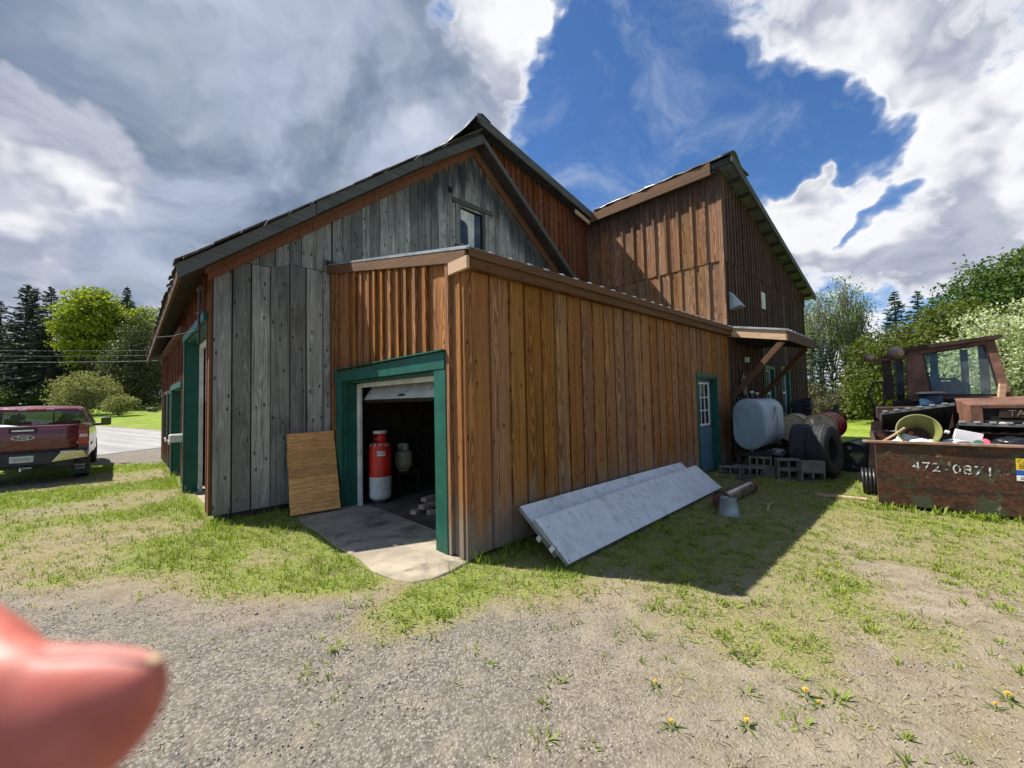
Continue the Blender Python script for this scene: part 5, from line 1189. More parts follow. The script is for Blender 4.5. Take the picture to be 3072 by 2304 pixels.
def wheel(par, x, y, z, Rr, wd, rz=0):
    e = bpy.data.objects.new('wheel', None); COL.objects.link(e); e.parent = par; e.location = (x, y, z); e.rotation_euler = (0, 0, rz)
    tyre_mesh('t', Rr, wd, rim=.58).build('tyre', M['rubber'], e, smooth='full')
    MB().lathe([(.02, -.02), (Rr*.3, -.02), (Rr*.45, .03), (Rr*.585, .05), (Rr*.6, wd*.3), (Rr*.585, wd*.36), (Rr*.55, wd*.36), (Rr*.52, .06)], 28, Matrix.Rotation(R(90), 4, 'X')).build('rim', M['steel_dark'], e, smooth=True)
    return e
wheel(ld, -.30, -.45, .62, .62, .42, R(90)); wheel(ld, 1.85, -.45, .62, .62, .42, R(90)); wheel(ld, -.2, 1.5, .62, .62, .42, R(90)); wheel(ld, 1.6, 1.5, .62, .62, .42, R(90))
MB().box(.0, 1.5, -1.2, 1.9, .45, .76).build('chassis', M['rust_dark'], ld)

# ------------------------------------------------------------------ maroon pickup
tk = empty('pickup_truck', L2W(-4.10, 10.35, 0), TH, 'dusty maroon pickup truck seen from behind, parked by the gravel lot', 'pickup truck')
S_ = .97
def sidewall(x_, sgn):
    return
HW = .99
bedprof = [(-HW, .62), (-HW-.0, .95), (-HW+.02, 1.22), (-HW+.05, 1.32), (HW-.05, 1.32), (HW-.02, 1.22), (HW, .95), (HW, .62)]
bedring = lambda y, s=1.0, dz=0: [(x*s, y, z+dz) for x, z in bedprof]
# bed sides, hollow inside
for sg in (-1, 1):
    rgs = []
    for y_ in (.03, .3, 1.0, 1.75):
        rgs.append([(sg*HW*.985 if y_ < .1 else sg*HW, y_, .60), (sg*(HW if y_ < .1 else HW+.012), y_, .95), (sg*(HW-.015), y_, 1.22), (sg*(HW-.05), y_, 1.33), (sg*(HW-.16), y_, 1.33), (sg*(HW-.17), y_, .70)])
    n6 = 6; vs = [p for r in rgs for p in r]
    fs = [(i*n6+j, i*n6+j+1, (i+1)*n6+j+1, (i+1)*n6+j) for i in range(len(rgs)-1) for j in range(5)] + [tuple(range(6)), tuple(range(18, 24))]
    MB().add(vs, fs).build('bed_side', M['maroon'], tk, smooth=True)
    MB().box(sg*HW-.055 if sg > 0 else -HW-.003, HW+.003 if sg > 0 else -HW+.055, -.002, .05, .64, 1.30).build('rear_pillar', M['maroon'], tk, bevel=.015, seg=2)
MB().box(-.92, .92, .05, 1.8, .62, .68).build('bed_floor', M['steel_dark'], tk)
MB().box(-.93, .93, 1.74, 1.79, .62, 1.31).build('bed_front', M['maroon'], tk)
tg = MB(); vs = []
zz = [.74, .80, 1.02, 1.16, 1.20, 1.27, 1.315, 1.325]; yy = [.0, -.012, -.014, -.018, -.004, -.008, .0, .03]
for i, x_ in enumerate(np.linspace(-.80, .80, 9)):
    for z_, y_ in zip(zz, yy): vs.append((x_, y_ - .012*(1-(x_/.8)**2), z_))
tg.add(vs, [(i*8+j, (i+1)*8+j, (i+1)*8+j+1, i*8+j+1) for i in range(8) for j in range(7)])
tgo = tg.build('tailgate', M['maroon'], tk, smooth=True); sm = tgo.modifiers.new('t', 'SOLIDIFY'); sm.thickness = .05; sm.offset = -1
MB().box(-.16, .16, -.044, -.030, 1.205, 1.245).build('tailgate_handle', M['chrome'], tk, bevel=.006)
MB().box(-.20, .20, -.030, -.018, 1.175, 1.275).build('handle_recess', M['plastic_black'], tk, bevel=.006)
em = bpy.data.objects.new('emblem', None); COL.objects.link(em); em.parent = tk
def oval(a, b, y, t, cz, mat, nm): return MB().prism([(a*math.cos(k*2*math.pi/32), y, cz+b*math.sin(k*2*math.pi/32)) for k in range(32)], (0, t, 0)).build(nm, mat, em)
oval(.165, .052, -.036, .012, 1.07, M['chrome'], 'emblem_rim'); oval(.150, .042, -.0385, .003, 1.07, simple('emblem_blue_grey', (.05, .075, .10), .4), 'emblem_field')
text_mesh('lettering', 'Ford', .085, Matrix.Translation((0, -.0395, 1.072)) @ Matrix.Rotation(R(90), 4, 'X') @ Matrix.Shear('XY', 4, (.3, 0)), M['chrome'], em)
for sg in (-1, 1):
    x0, x1 = sorted((sg*.815, sg*.985)); lampE = bpy.data.objects.new('tail_lamp', None); COL.objects.link(lampE); lampE.parent = tk
    MB().box(x0, x1, -.022, .02, .86, 1.02).build('lens', M['tail_red'], lampE, bevel=.01); MB().box(x0+.02, x1-.012, -.026, .02, 1.022, 1.10).build('reverse_lens', M['tail_white'], lampE, bevel=.01); MB().box(x0, x1, -.022, .02, 1.102, 1.19).build('lens', M['tail_red'], lampE, bevel=.01)
# bumper: chrome corners, dark centre with plate
bp = bpy.data.objects.new('bumper', None); COL.objects.link(bp); bp.parent = tk
for sg in (-1, 1):
    MB().prism([(sg*.42, -.13, .50), (sg*.98, -.06, .56), (sg*.99, -.05, .72), (sg*.90, -.12, .735), (sg*.55, -.13, .70)], (0, .10, 0)).build('corner', M['chrome'], bp, bevel=.012, seg=2)
MB().prism([(-.42, -.12, .47), (.42, -.12, .47), (.55, -.12, .70), (.55, -.12, .735), (-.55, -.12, .735), (-.55, -.12, .70)], (0, .09, 0)).build('centre', M['steel_dark'], bp, bevel=.01)
MB().box(-.98, .98, -.10, .0, .736, .77).build('step_pad', M['plastic_black'], bp, bevel=.01)
MB().box(-.17, .17, -.128, -.122, .54, .68).build('licence_plate', simple('licence_plate', (.52, .55, .52), .5, var=.15, scale=20), bp, bevel=.003)
MB().box(-.12, .12, -.130, -.1285, .585, .64).build('plate_digits', simple('plate_print', (.40, .36, .33), .5, var=.4, scale=60), bp)
MB().box(-.035, .035, -.20, -.05, .40, .47).build('hitch', M['steel_dark'], tk); MB().tube([(.0, -.20, .36), (.0, -.20, .43), (.0, -.20, .46)], [.025, .02, .035], 10).build('hitch_ball', M['chrome'], tk); MB().tube([(.02, -.2, .42), (.15, -.2, .42)], .022, 8).build('hitch_pin', M['galv'], tk)
# cab
def cabring(y, zt, hw0, hw1, zb=.55): return [(-hw0, y, zb), (-hw0-.01, y, 1.0), (-hw0+.03, y, 1.26), (-hw1, y, zt-.06), (-hw1+.09, y, zt), (0, y, zt+.025), (hw1-.09, y, zt), (hw1, y, zt-.06), (hw0-.03, y, 1.26), (hw0+.01, y, 1.0), (hw0, y, zb)]
def skin(rings, name, mat, par, closed=False):
    n = len(rings[0]); vs = [p for r in rings for p in r]
    return MB().add(vs, [(i*n+j, i*n+j+1, (i+1)*n+j+1, (i+1)*n+j) for i in range(len(rings)-1) for j in range(n-1)]).build(name, mat, par, smooth=True)
cab0 = [cabring(1.86, 1.66, .985, .80), cabring(2.05, 1.74, .985, .80), cabring(2.6, 1.77, .985, .80), cabring(3.3, 1.76, .985, .79), cabring(3.75, 1.70, .985, .77)]
# lower body, pillars and roof as separate skins so the glass is really open
lo = [[r[0], r[1], r[2]] for r in cab0]; hi = [[r[8], r[9], r[10]] for r in cab0]
skin(lo, 'door', M['maroon'], tk); skin(hi, 'door', M['maroon'], tk)
skin([r[3:8] for r in cab0], 'cab_roof', M['maroon'], tk)
for sg in (-1, 1):
    for (y0, y1, yt0, yt1) in ((1.86, 2.12, 1.86, 2.20), (2.85, 3.0, 2.82, 2.95), (4.35, 4.5, 3.62, 3.75)):
        MB().hexa([(sg*.955, y0, 1.24), (sg*.955, y1, 1.24), (sg*.90, y1, 1.24), (sg*.90, y0, 1.24), (sg*.80, yt0, 1.70), (sg*.80, yt1, 1.70), (sg*.75, yt1, 1.70), (sg*.75, yt0, 1.70)]).build('pillar', M['maroon'], tk)
    MB().add([(sg*.945, 2.12, 1.26), (sg*.945, 4.4, 1.26), (sg*.79, 3.65, 1.68), (sg*.79, 2.2, 1.68)], [(0, 1, 2, 3)]).build('side_glass', M['tint'], tk)
MB().prism([(-.98, 1.85, .55), (.98, 1.85, .55), (.955, 1.85, 1.28), (-.955, 1.85, 1.28)], (0, .04, 0)).build('cab_back', M['maroon'], tk)
MB().prism([(-.80, 1.845, 1.62), (.80, 1.845, 1.62), (.70, 1.86, 1.70), (-.70, 1.86, 1.70)], (0, .04, 0)).build('rear_header', M['maroon'], tk)
MB().prism([(-.90, 1.855, 1.281), (.90, 1.855, 1.281), (.78, 1.855, 1.619), (-.78, 1.855, 1.619)], (0, .006, 0)).build('rear_glass', M['tint'], tk)
for x_ in (-.30, .27): MB().box(x_, x_+.03, 1.85, 1.854, 1.282, 1.618).build('glass_divider', M['plastic_black'], tk)
MB().add([(-.88, 4.45, 1.26), (.88, 4.45, 1.26), (.74, 3.70, 1.69), (-.74, 3.70, 1.69)], [(0, 1, 2, 3)]).build('windscreen', M['clear'], tk)
bl_ = bpy.data.objects.new('brake_lamp', None); COL.objects.link(bl_); bl_.parent = tk
MB().box(-.15, .15, 1.835, 1.86, 1.675, 1.70).build('red_lens', M['tail_red'], bl_)
for sg in (-1, 1): MB().box(min(sg*.16, sg*.30), max(sg*.16, sg*.30), 1.835, 1.86, 1.675, 1.70).build('cargo_lens', M['tail_white'], bl_)
for x_ in (-.45, .45):
    MB().box(x_-.24, x_+.24, 3.05, 3.2, .9, 1.38).build('seat', M['steel_dark'], tk, bevel=.05, seg=2); MB().box(x_-.13, x_+.13, 3.05, 3.15, 1.40, 1.56).build('headrest', M['steel_dark'], tk, bevel=.04, seg=2)
    MB().box(x_-.30, x_+.30, 2.25, 2.4, .9, 1.34).build('seat', M['steel_dark'], tk, bevel=.05, seg=2); MB().box(x_-.12, x_+.12, 2.25, 2.34, 1.35, 1.47).build('headrest', M['steel_dark'], tk, bevel=.03, seg=2)
MB().box(-.9, .9, 4.2, 4.5, .9, 1.20).build('dashboard', M['plastic_black'], tk)
MB().hexa([(-.985, 3.75, .55), (.985, 3.75, .55), (.96, 5.55, .55), (-.96, 5.55, .55), (-.95, 3.75, 1.26), (.95, 3.75, 1.26), (.88, 5.55, 1.12), (-.88, 5.55, 1.12)]).build('front_body', M['maroon'], tk, bevel=.06, seg=2)
MB().box(-.95, .95, 5.56, 5.68, .45, .75).build('front_bumper', M['chrome'], tk, bevel=.03)
MB().box(-.75, .75, .2, 5.3, .38, .56).build('chassis', M['steel_dark'], tk)
for sg in (-1, 1):
    mr = bpy.data.objects.new('mirror', None); COL.objects.link(mr); mr.parent = tk
    MB().tube([(sg*.93, 3.95, 1.22), (sg*1.12, 3.90, 1.22)], .04, 8).build('mirror_arm', M['plastic_black'], mr); MB().box(min(sg*1.08, sg*1.30), max(sg*1.08, sg*1.30), 3.82, 3.98, 1.18, 1.42).build('mirror_shell', M['plastic_black'], mr, bevel=.04, seg=2)
    MB().box(min(sg*1.10, sg*1.28), max(sg*1.10, sg*1.28), 3.812, 3.818, 1.21, 1.39).build('mirror_glass', M['pane'], mr)
    for y_ in (.95, 4.65):
        wheel(tk, sg*.84, y_, .40, .40, .27, R(90) if sg < 0 else R(-90))
    MB().box(min(sg*.70, sg*.97), max(sg*.70, sg*.97), .38, .40, .14, .56).build('mud_flap', M['plastic_black'], tk)
    for j_, s2 in enumerate(('Power', 'Ford')): text_mesh('lettering', s2, .075, Matrix.Translation((sg*.835, .378, .36-.08*j_)) @ Matrix.Rotation(R(90), 4, 'X'), M['print_white'], tk)
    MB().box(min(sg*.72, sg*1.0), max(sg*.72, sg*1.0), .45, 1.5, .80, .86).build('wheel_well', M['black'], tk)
tk.location.z = hz(tk.location.x, tk.location.y) - .03; tk.scale = (1, 1, .99)
cbx = empty('cargo_cover', (0, 0, 0), 0, 'pale green plastic sheet over the load in the truck bed', 'sheet'); cbx.matrix_world = tk.matrix_world
cbx.location = L2W(-4.10, 10.35, tk.location.z); cbx.rotation_euler = (0, 0, TH)
MB().add([(-.80, .12, 1.30), (-.45, .12, 1.285), (-.2, .12, 1.26), (-.80, 1.5, 1.35), (-.45, 1.5, 1.32), (-.2, 1.5, 1.27)], [(0, 1, 4, 3), (1, 2, 5, 4)]).build('sheet', simple('pale_green_sheet', (.40, .62, .55), .5, var=.1), cbx, smooth='full')
MB().box(-.78, -.02, .15, 1.5, .69, 1.255).build('load', M['dark_wood'], cbx)

# ------------------------------------------------------------------ trees and shrubs
def leaf_cards(C, size, rng, tint, aspect=.55, droop=0.0, axis=None):
    n = len(C)
    if axis is None:
        a = rng.normal(size=(n, 3)); a[:, 2] -= droop
    else: a = axis + rng.normal(size=(n, 3))*.35
    a /= np.linalg.norm(a, axis=1)[:, None] + 1e-9
    b = rng.normal(size=(n, 3)); b -= a*(a*b).sum(1)[:, None]; b /= np.linalg.norm(b, axis=1)[:, None] + 1e-9
    s = size*rng.uniform(.6, 1.35, n)[:, None]
    V = np.stack([C-a*s*.5, C+b*s*aspect*.5, C+a*s*.5, C-b*s*aspect*.5], 1).reshape(-1, 3)
    F = np.arange(4*n).reshape(-1, 4)
    return V, F, np.repeat(np.clip(tint, 0, 1), 4)
def limb(mb, a, b, r0, r1, rng, sag=.1, n=4):
    a, b = np.array(a, float), np.array(b, float); L = np.linalg.norm(b-a); pts = []
    off = rng.normal(size=3)*L*.06; off[2] += sag*L
    for i in range(n+1):
        t = i/n; pts.append(tuple(a+(b-a)*t+off*math.sin(math.pi*t)))
    mb.tube(pts, [r0+(r1-r0)*i/n for i in range(n+1)], 5, caps=False)
def broadleaf(name, x, y, h, lobes, ncl, per, size, mat, bark, label, seed, spread=.34, trunks=((0, 0),), tr=.13, group=None, cat='tree', shell=.35, clear=.12, limbs=26, z0=None, hole=0.0):
    rng = np.random.default_rng(seed); z = hz(x, y) if z0 is None else z0
    root = empty(name, (x, y, z-.05), 0, label, cat, group)
    lb = np.array(lobes, float); vol = lb[:, 3]*lb[:, 4]*lb[:, 5]; idx = rng.choice(len(lb), ncl, p=vol/vol.sum())
    d = rng.normal(size=(ncl, 3)); d /= np.linalg.norm(d, axis=1)[:, None]; rad = rng.uniform(0, 1, ncl)**shell
    C = lb[idx, :3] + d*rad[:, None]*lb[idx, 3:6]
    C = C[C[:, 2] > h*clear*.5]
    tc_ = rng.uniform(0, 1, len(C))*.7 + .15
    cnt = np.maximum(1, (per*rng.uniform(.4, 1.5, len(C))).astype(int)); rep = np.repeat(np.arange(len(C)), cnt)
    P = C[rep] + rng.normal(size=(len(rep), 3))*spread*np.array([1, 1, .6])
    V, F, T = leaf_cards(P, size, rng, tc_[rep]*.6 + rng.uniform(0, .4, len(rep)))
    tag(np_mesh('crown', V, F, mat, root, {'tint': T}), kind=None)
    mb = MB()
    for (tx, ty) in trunks:
        top = np.array([tx*1.3+rng.normal()*.15, ty*1.3, h*.86]); n = 7
        pts = [tuple(np.array([tx, ty, 0])*(1-i/n)+top*(i/n)+np.array([rng.normal()*.06, rng.normal()*.06, 0])*(i > 0)) for i in range(n+1)]
        mb.tube(pts, [tr*(1-.85*i/n)*(1.25 if i == 0 else 1) for i in range(n+1)], 8, caps=False)
        k_ = max(1, limbs//len(trunks))
        for c in C[rng.choice(len(C), min(k_, len(C)), replace=False)]:
            t_ = np.clip((c[2]/h)*.62 + rng.uniform(-.1, .05), clear+.03, .8); a = np.array([tx, ty, 0])*(1-t_)+top*t_
            limb(mb, a, c, tr*(1-.8*t_)*.5, .012, rng, .06)
            for c2 in C[np.argsort(((C-c)**2).sum(1))[1:4]]: limb(mb, a*.35+c*.65, c2, .02, .006, rng, .03, 3)
    mb.build('trunk', bark, root, smooth='full')
    return root
def spruce(name, x, y, h, r, label, seed, mat=None, group=None, bare=.08, z0=None, dens=1.0):
    rng = np.random.default_rng(seed); z = hz(x, y) if z0 is None else z0
    root = empty(name, (x, y, z-.05), 0, label, 'spruce tree', group); mb = MB()
    mb.tube([(0, 0, 0), (rng.normal()*.05, 0, h*.5), (0, 0, h)], [r*.085, r*.05, .012], 8, caps=False)
    P, Ax, T = [], [], []; zz = h*bare
    while zz < h*.985:
        f = 1-zz/h; L0 = r*(f**.8)*(.9 if zz < h*.15 else 1.0); nb = int(8+4*f)
        for k in range(nb):
            if rng.uniform() < .10: continue
            L = L0*rng.uniform(.62, 1.12)+.10; a = rng.uniform(0, 2*math.pi); el = -.18-.35*f+.5*(1-f)**2*.6+rng.normal()*.10
            dr = np.array([math.cos(a)*math.cos(el), math.sin(a)*math.cos(el), math.sin(el)]); n = max(5, int(L*20*dens)); t = rng.uniform(.08, 1, n)**.8
            p = np.array([0, 0, zz]) + dr*(L*t)[:, None]; p[:, 2] += .22*L*(t**2)*.7      # tips turn up again
            side = np.array([-math.sin(a), math.cos(a), 0]); w_ = (1-t*.75)*L*.24
            p += side*(rng.uniform(-1, 1, n)*w_)[:, None]; p[:, 2] -= rng.uniform(0, .10, n)+.05
            P.append(p); Ax.append(np.repeat((dr+side*rng.normal()*.3)[None], n, 0)); T.append(np.full(n, rng.uniform(.1, .6))+rng.uniform(0, .4, n))
            if k % 2 == 0 and L > .5: limb(mb, (0, 0, zz), tuple(np.array([0, 0, zz])+dr*L*.9+np.array([0, 0, .1*L])), .028*f+.008, .004, rng, -.05, 3)
        zz += .20+.32*f*(h/14)
    V, F, Tt = leaf_cards(np.concatenate(P), .30*(h/13)**.5, rng, np.concatenate(T), .34, axis=np.concatenate(Ax))
    np_mesh('crown', V, F, mat or M['leaf_spruce'], root, {'tint': Tt}); mb.build('trunk', M['bark'], root, smooth='full')
    return root
def clone(o, x, y, s, rz, label, group, z0=None):
    return copy_tree(o, (x, y, (hz(x, y) if z0 is None else z0)-.05), rz, label, s)
SPG, SPL = 'tall spruces beyond the road', 'dark spruce half hidden behind the front spruces'
s1 = spruce('spruce_tree', -57.2, 48.0, 14.6, 4.2, 'tallest and broadest dark spruce across the road', 1, group=SPG)
s2 = spruce('spruce_tree', -55.6, 47.5, 14.0, 3.2, 'slim dark spruce squeezed between two broader spruces', 2, group=SPG)
s3 = spruce('spruce_tree', -53.2, 47.0, 14.0, 3.8, 'broad dark spruce standing nearest the bright maple', 3, group=SPG)
for x, y, s, rz in ((-61.5, 49, .92, 1.0), (-59.6, 51, .9, 2.0), (-51.6, 48.5, .82, 3.0), (-65, 50, .95, .5), (-48.6, 51.5, .98, 4.0), (-50.3, 52, .95, 5.2), (-54.5, 52, .93, 2.2)):
    clone((s1, s2, s3)[int(rz) % 3], x, y, s, rz, SPL, SPG)
spf = spruce('spruce_tree', -51.0, 54.0, 15.4, 2.6, 'slim spruce tip rising just behind the bright maple', 7)
clone(s2, -46.6, 50.0, .90, 2.7, 'slim spruce tip rising behind the brown-green cedar', None)
broadleaf('maple_tree', -46.9, 45.5, 13.4, [(0, 0, 9.3, 3.1, 3.1, 3.9), (-1.5, .3, 7.6, 2.1, 2.2, 2.2), (1.5, 0, 7.4, 2.2, 2.2, 2.3), (.2, .2, 11.4, 2.0, 2.0, 1.7), (-1.4, -.6, 9.8, 1.9, 1.9, 2.0), (1.6, -.4, 9.6, 1.7, 1.7, 2.0), (-2.0, -.5, 5.2, 1.0, 1.2, .9)], 720, 22, .34, M['leaf_maple'], M['bark'], 'bright yellow-green round maple between the spruces beyond the road', 11, spread=.40, tr=.22, limbs=40)
broadleaf('cedar_tree', -36.9, 40.0, 9.6, [(0, 0, 3.2, 2.5, 2.5, 3.1), (.3, 0, 5.6, 2.0, 2.0, 2.6), (.2, 0, 7.7, 1.15, 1.2, 1.7), (-1.5, -.5, 2.0, 1.5, 1.5, 1.9), (1.5, .2, 2.6, 1.6, 1.6, 2.4), (-.8, -.7, 4.6, 1.4, 1.4, 1.8)], 760, 24, .22, M['leaf_cedar'], M['bark'], 'broad brown-green cedar whose foliage reaches the lawn', 12, spread=.30, tr=.18, shell=.3, clear=.0)
broadleaf('young_tree', -43.4, 47.5, 12.0, [(0, 0, 8.5, 2.0, 2.0, 2.8), (.9, 0, 10.0, 1.4, 1.4, 1.6), (-1.0, 0, 7.2, 1.4, 1.4, 1.8), (1.7, 0, 8.0, 1.3, 1.3, 2.0)], 300, 18, .32, M['leaf_maple'], M['bark'], 'light green tree top showing above the cedar', 13, spread=.42, tr=.14)
broadleaf('young_tree', -38.8, 46.5, 11.2, [(0, 0, 8.2, 1.9, 1.9, 2.6), (1.0, 0, 7.0, 1.5, 1.5, 1.6)], 150, 9, .26, M['leaf_birch'], M['bark'], 'thin-leaved pale tree beside the shingled eave', 14, spread=.42, tr=.10)
broadleaf('young_tree', -49.3, 47.5, 11.2, [(0, 0, 8.0, 1.7, 1.7, 2.6), (-.8, 0, 5.5, 1.4, 1.4, 1.6)], 200, 12, .28, M['leaf_mid'], M['bark'], 'mid-green tree squeezed between a spruce and the maple', 15, spread=.4, tr=.12)
broadleaf('shrub', -35.6, 34.0, 4.0, [(0, 0, 2.0, 2.3, 2.2, 1.7), (-1.0, 0, 1.7, 1.5, 1.5, 1.3), (1.1, .2, 1.7, 1.5, 1.5, 1.3), (0, 0, 2.7, 1.5, 1.5, 1.1), (.4, -.3, .8, 1.6, 1.4, .9)], 560, 16, .15, M['leaf_shrub'], M['bark'], 'rounded twiggy yellow-green shrub on the lawn behind the truck', 16, spread=.2, tr=.05, trunks=((0, 0), (.2, .1), (-.2, 0), (.1, -.2), (-.3, .2)), cat='shrub', shell=.45, clear=.02, limbs=60)
broadleaf('shrub', -31.2, 32.6, 2.0, [(0, 0, 1.0, 1.0, 1.0, .75), (.6, 0, 1.2, .7, .7, .5), (-.5, 0, .8, .7, .7, .5)], 190, 14, .14, M['leaf_shrub'], M['bark'], 'small pale shrub beside the large shrub on the lawn', 17, spread=.16, tr=.04, cat='shrub', clear=.02)
for k, (x, y, s) in enumerate(((-52.5, 46.2, 1.0), (-55.5, 46.0, .9), (-58.5, 46.5, 1.1), (-49.5, 46.0, .8), (-44.5, 46.0, 1.0), (-61.5, 46.5, 1.0))):
    if k == 0: ub = broadleaf('undergrowth_bush', x, y, 2.6, [(0, 0, 1.2, 1.7, 1.4, 1.1), (1.2, 0, .9, 1.2, 1.1, .8)], 200, 14, .22, M['leaf_mid'], M['bark'], 'low green bush under the spruces', 18, spread=.25, tr=.04, group='bushes under the spruces', cat='bush', clear=0)
    else: clone(ub, x, y, s, k*1.1, 'low green bush under the spruces', 'bushes under the spruces')
# right side: young poplars, spruces, the green bank and the apple in blossom
PG, PL = 'thin young poplars beyond the barn', 'tall slim poplar with thin new leaves beyond the barn end'
def poplar(x, y, h, seed): return broadleaf('poplar_tree', x, y, h, [(0, 0, h*.72, 1.2, 1.2, h*.24), (.5, .2, h*.55, 1.1, 1.1, h*.20), (-.5, 0, h*.60, 1.0, 1.0, h*.2), (0, 0, h*.88, .7, .7, h*.10)], 190, 9, .16, M['leaf_birch'], M['bark_pale'], PL, seed, spread=.30, tr=.11, group=PG, shell=.55, clear=.25, limbs=40)
p1_ = poplar(24.6, 30.0, 11.0, 31); p2_ = poplar(23.1, 29.5, 9.8, 32); p3_ = poplar(25.9, 30.5, 10.3, 33)
clone(p1_, 22.0, 29.0, .86, 1.2, PL, PG); clone(p2_, 26.6, 31.5, .98, 2.4, PL, PG); clone(p3_, 24.0, 33.0, 1.0, .6, PL, PG)
RSG, RSL = 'small spruces by the barn end', 'small dark spruce between the poplar trunks'
r1 = spruce('spruce_tree', 20.9, 27.4, 5.6, 1.3, RSL, 41, group=RSG, dens=1.2, bare=.05)
for x, y, s, rz in ((22.0, 27.0, .82, 1.0), (23.2, 28.0, .95, 2.1), (24.4, 28.5, .8, 3.3), (19.6, 27.5, .75, 4.4), (21.4, 29.0, 1.1, 5.0)): clone(r1, x, y, s, rz, RSL, RSG)
e1 = spruce('spruce_tree', 36.4, 38.5, 11.4, 3.0, 'dark evergreen top standing behind the green bank', 42, group='evergreens behind the bank')
for x, y, s, rz in ((38.6, 38.5, 1.0, 1.5), (40.5, 39.0, .95, 2.5)): clone(e1, x, y, s, rz, 'dark evergreen top standing behind the green bank', 'evergreens behind the bank')
broadleaf('bank_tree', 19.9, 21.6, 5.6, [(0, 0, 2.6, 2.2, 2.0, 2.3), (.8, 0, 3.8, 1.7, 1.7, 1.5), (-1.1, -.2, 1.6, 1.4, 1.4, 1.5), (1.8, 0, 2.0, 1.6, 1.6, 1.9)], 620, 24, .18, M['leaf_olive'], M['bark'], 'dense olive-green tree at the low end of the bank', 51, spread=.26, tr=.10, clear=0)
broadleaf('bank_tree', 23.4, 22.0, 6.9, [(0, 0, 3.4, 2.4, 2.2, 2.9), (1.0, 0, 5.0, 1.9, 1.8, 1.6), (-1.4, -.2, 2.6, 1.7, 1.6, 2.2), (1.9, 0, 2.8, 1.7, 1.6, 2.3)], 700, 24, .19, M['leaf_olive'], M['bark'], 'dense olive-green tree in the middle of the bank', 52, spread=.27, tr=.12, clear=0)
broadleaf('bank_tree', 29.8, 25.0, 10.2, [(0, 0, 6.0, 2.8, 2.6, 3.6), (-1.6, 0, 6.6, 2.0, 1.9, 2.0), (1.4, 0, 8.2, 2.0, 1.9, 1.9), (-.4, 0, 8.6, 1.6, 1.6, 1.3)], 520, 20, .24, M['leaf_mid'], M['bark'], 'tall airy mid-green tree rising over the olive bank', 53, spread=.40, tr=.20, limbs=46)
broadleaf('bank_tree', 33.5, 24.5, 11.2, [(0, 0, 7.0, 3.2, 2.8, 3.8), (-1.6, 0, 8.6, 2.0, 1.9, 2.0)], 420, 20, .26, M['leaf_mid'], M['bark'], 'tallest mid-green tree at the high end of the bank', 54, spread=.42, tr=.22, limbs=46)
broadleaf('bank_tree', 27.0, 23.0, 5.2, [(0, 0, 2.6, 2.6, 2.2, 2.6)], 420, 24, .19, M['leaf_olive'], M['bark'], 'rounded olive-green tree filling the bank behind the blossom', 55, spread=.27, tr=.12, clear=0)
broadleaf('apple_tree', 17.9, 14.6, 5.0, [(0, 0, 2.9, 2.1, 2.0, 1.9), (-1.2, 0, 2.4, 1.3, 1.3, 1.2), (1.3, 0, 3.2, 1.6, 1.5, 1.4), (.2, 0, 4.1, 1.2, 1.2, .8), (-.6, .2, 1.6, 1.3, 1.3, .9)], 760, 22, .11, M['blossom'], M['bark'], 'apple tree covered in white blossom behind the loader cab', 56, spread=.17, tr=.10, clear=0)
for k, (x, y, s) in enumerate(((17.0, 25.5, 1.0), (19.2, 25.5, 1.1), (21.5, 25.5, .9), (15.2, 26.5, 1.0), (24.0, 25.5, 1.0), (17.5, 23.6, .7))):
    if k == 0: tb_ = broadleaf('thicket_bush', x, y, 2.4, [(0, 0, 1.0, 1.6, 1.2, 1.1), (1.0, 0, 1.2, 1.1, 1.0, 1.0)], 190, 12, .17, M['leaf_cedar'], M['bark'], 'dull brownish thicket bush below the poplars', 61, spread=.24, tr=.04, group='thicket below the poplars', cat='bush', clear=0, limbs=60)
    else: clone(tb_, x, y, s, k*1.3, 'dull brownish thicket bush below the poplars', 'thicket below the poplars')
FG, FL = 'far woodland row', 'distant tree in the woodland row behind the bank'
far_t = broadleaf('woodland_tree', 47, 46, 9.0, [(0, 0, 4.4, 3.0, 2.6, 4.0), (1.5, 0, 5.4, 2.2, 2, 2.6)], 330, 16, .36, M['leaf_mid'], M['bark'], FL, 71, spread=.5, tr=.16, group=FG, clear=0)
for k, x in enumerate((-78, -73, -68, -63.5, -59, -55, -51, -47, -43)): clone(far_t, x, 56+k % 3, .95+.1*(k % 3), k*1.9, 'distant tree in the dim wood behind the spruces', 'wood behind the spruces')['group'] = 'wood behind the spruces'
for k, (x, y) in enumerate(((-71, 47), (-78, 44), (-85, 40), (-91, 35), (-97, 29), (-102, 22))): clone(far_t, x, y, 1.05+.1*(k % 3), k*1.4, 'distant tree in the dim wood behind the spruces', 'wood behind the spruces')['group'] = 'wood behind the spruces'
for k, x in enumerate((40, 43.5, 52, 57)): clone(far_t, x, 44+k % 3, .85+.1*(k % 4), k*1.7, FL, FG)
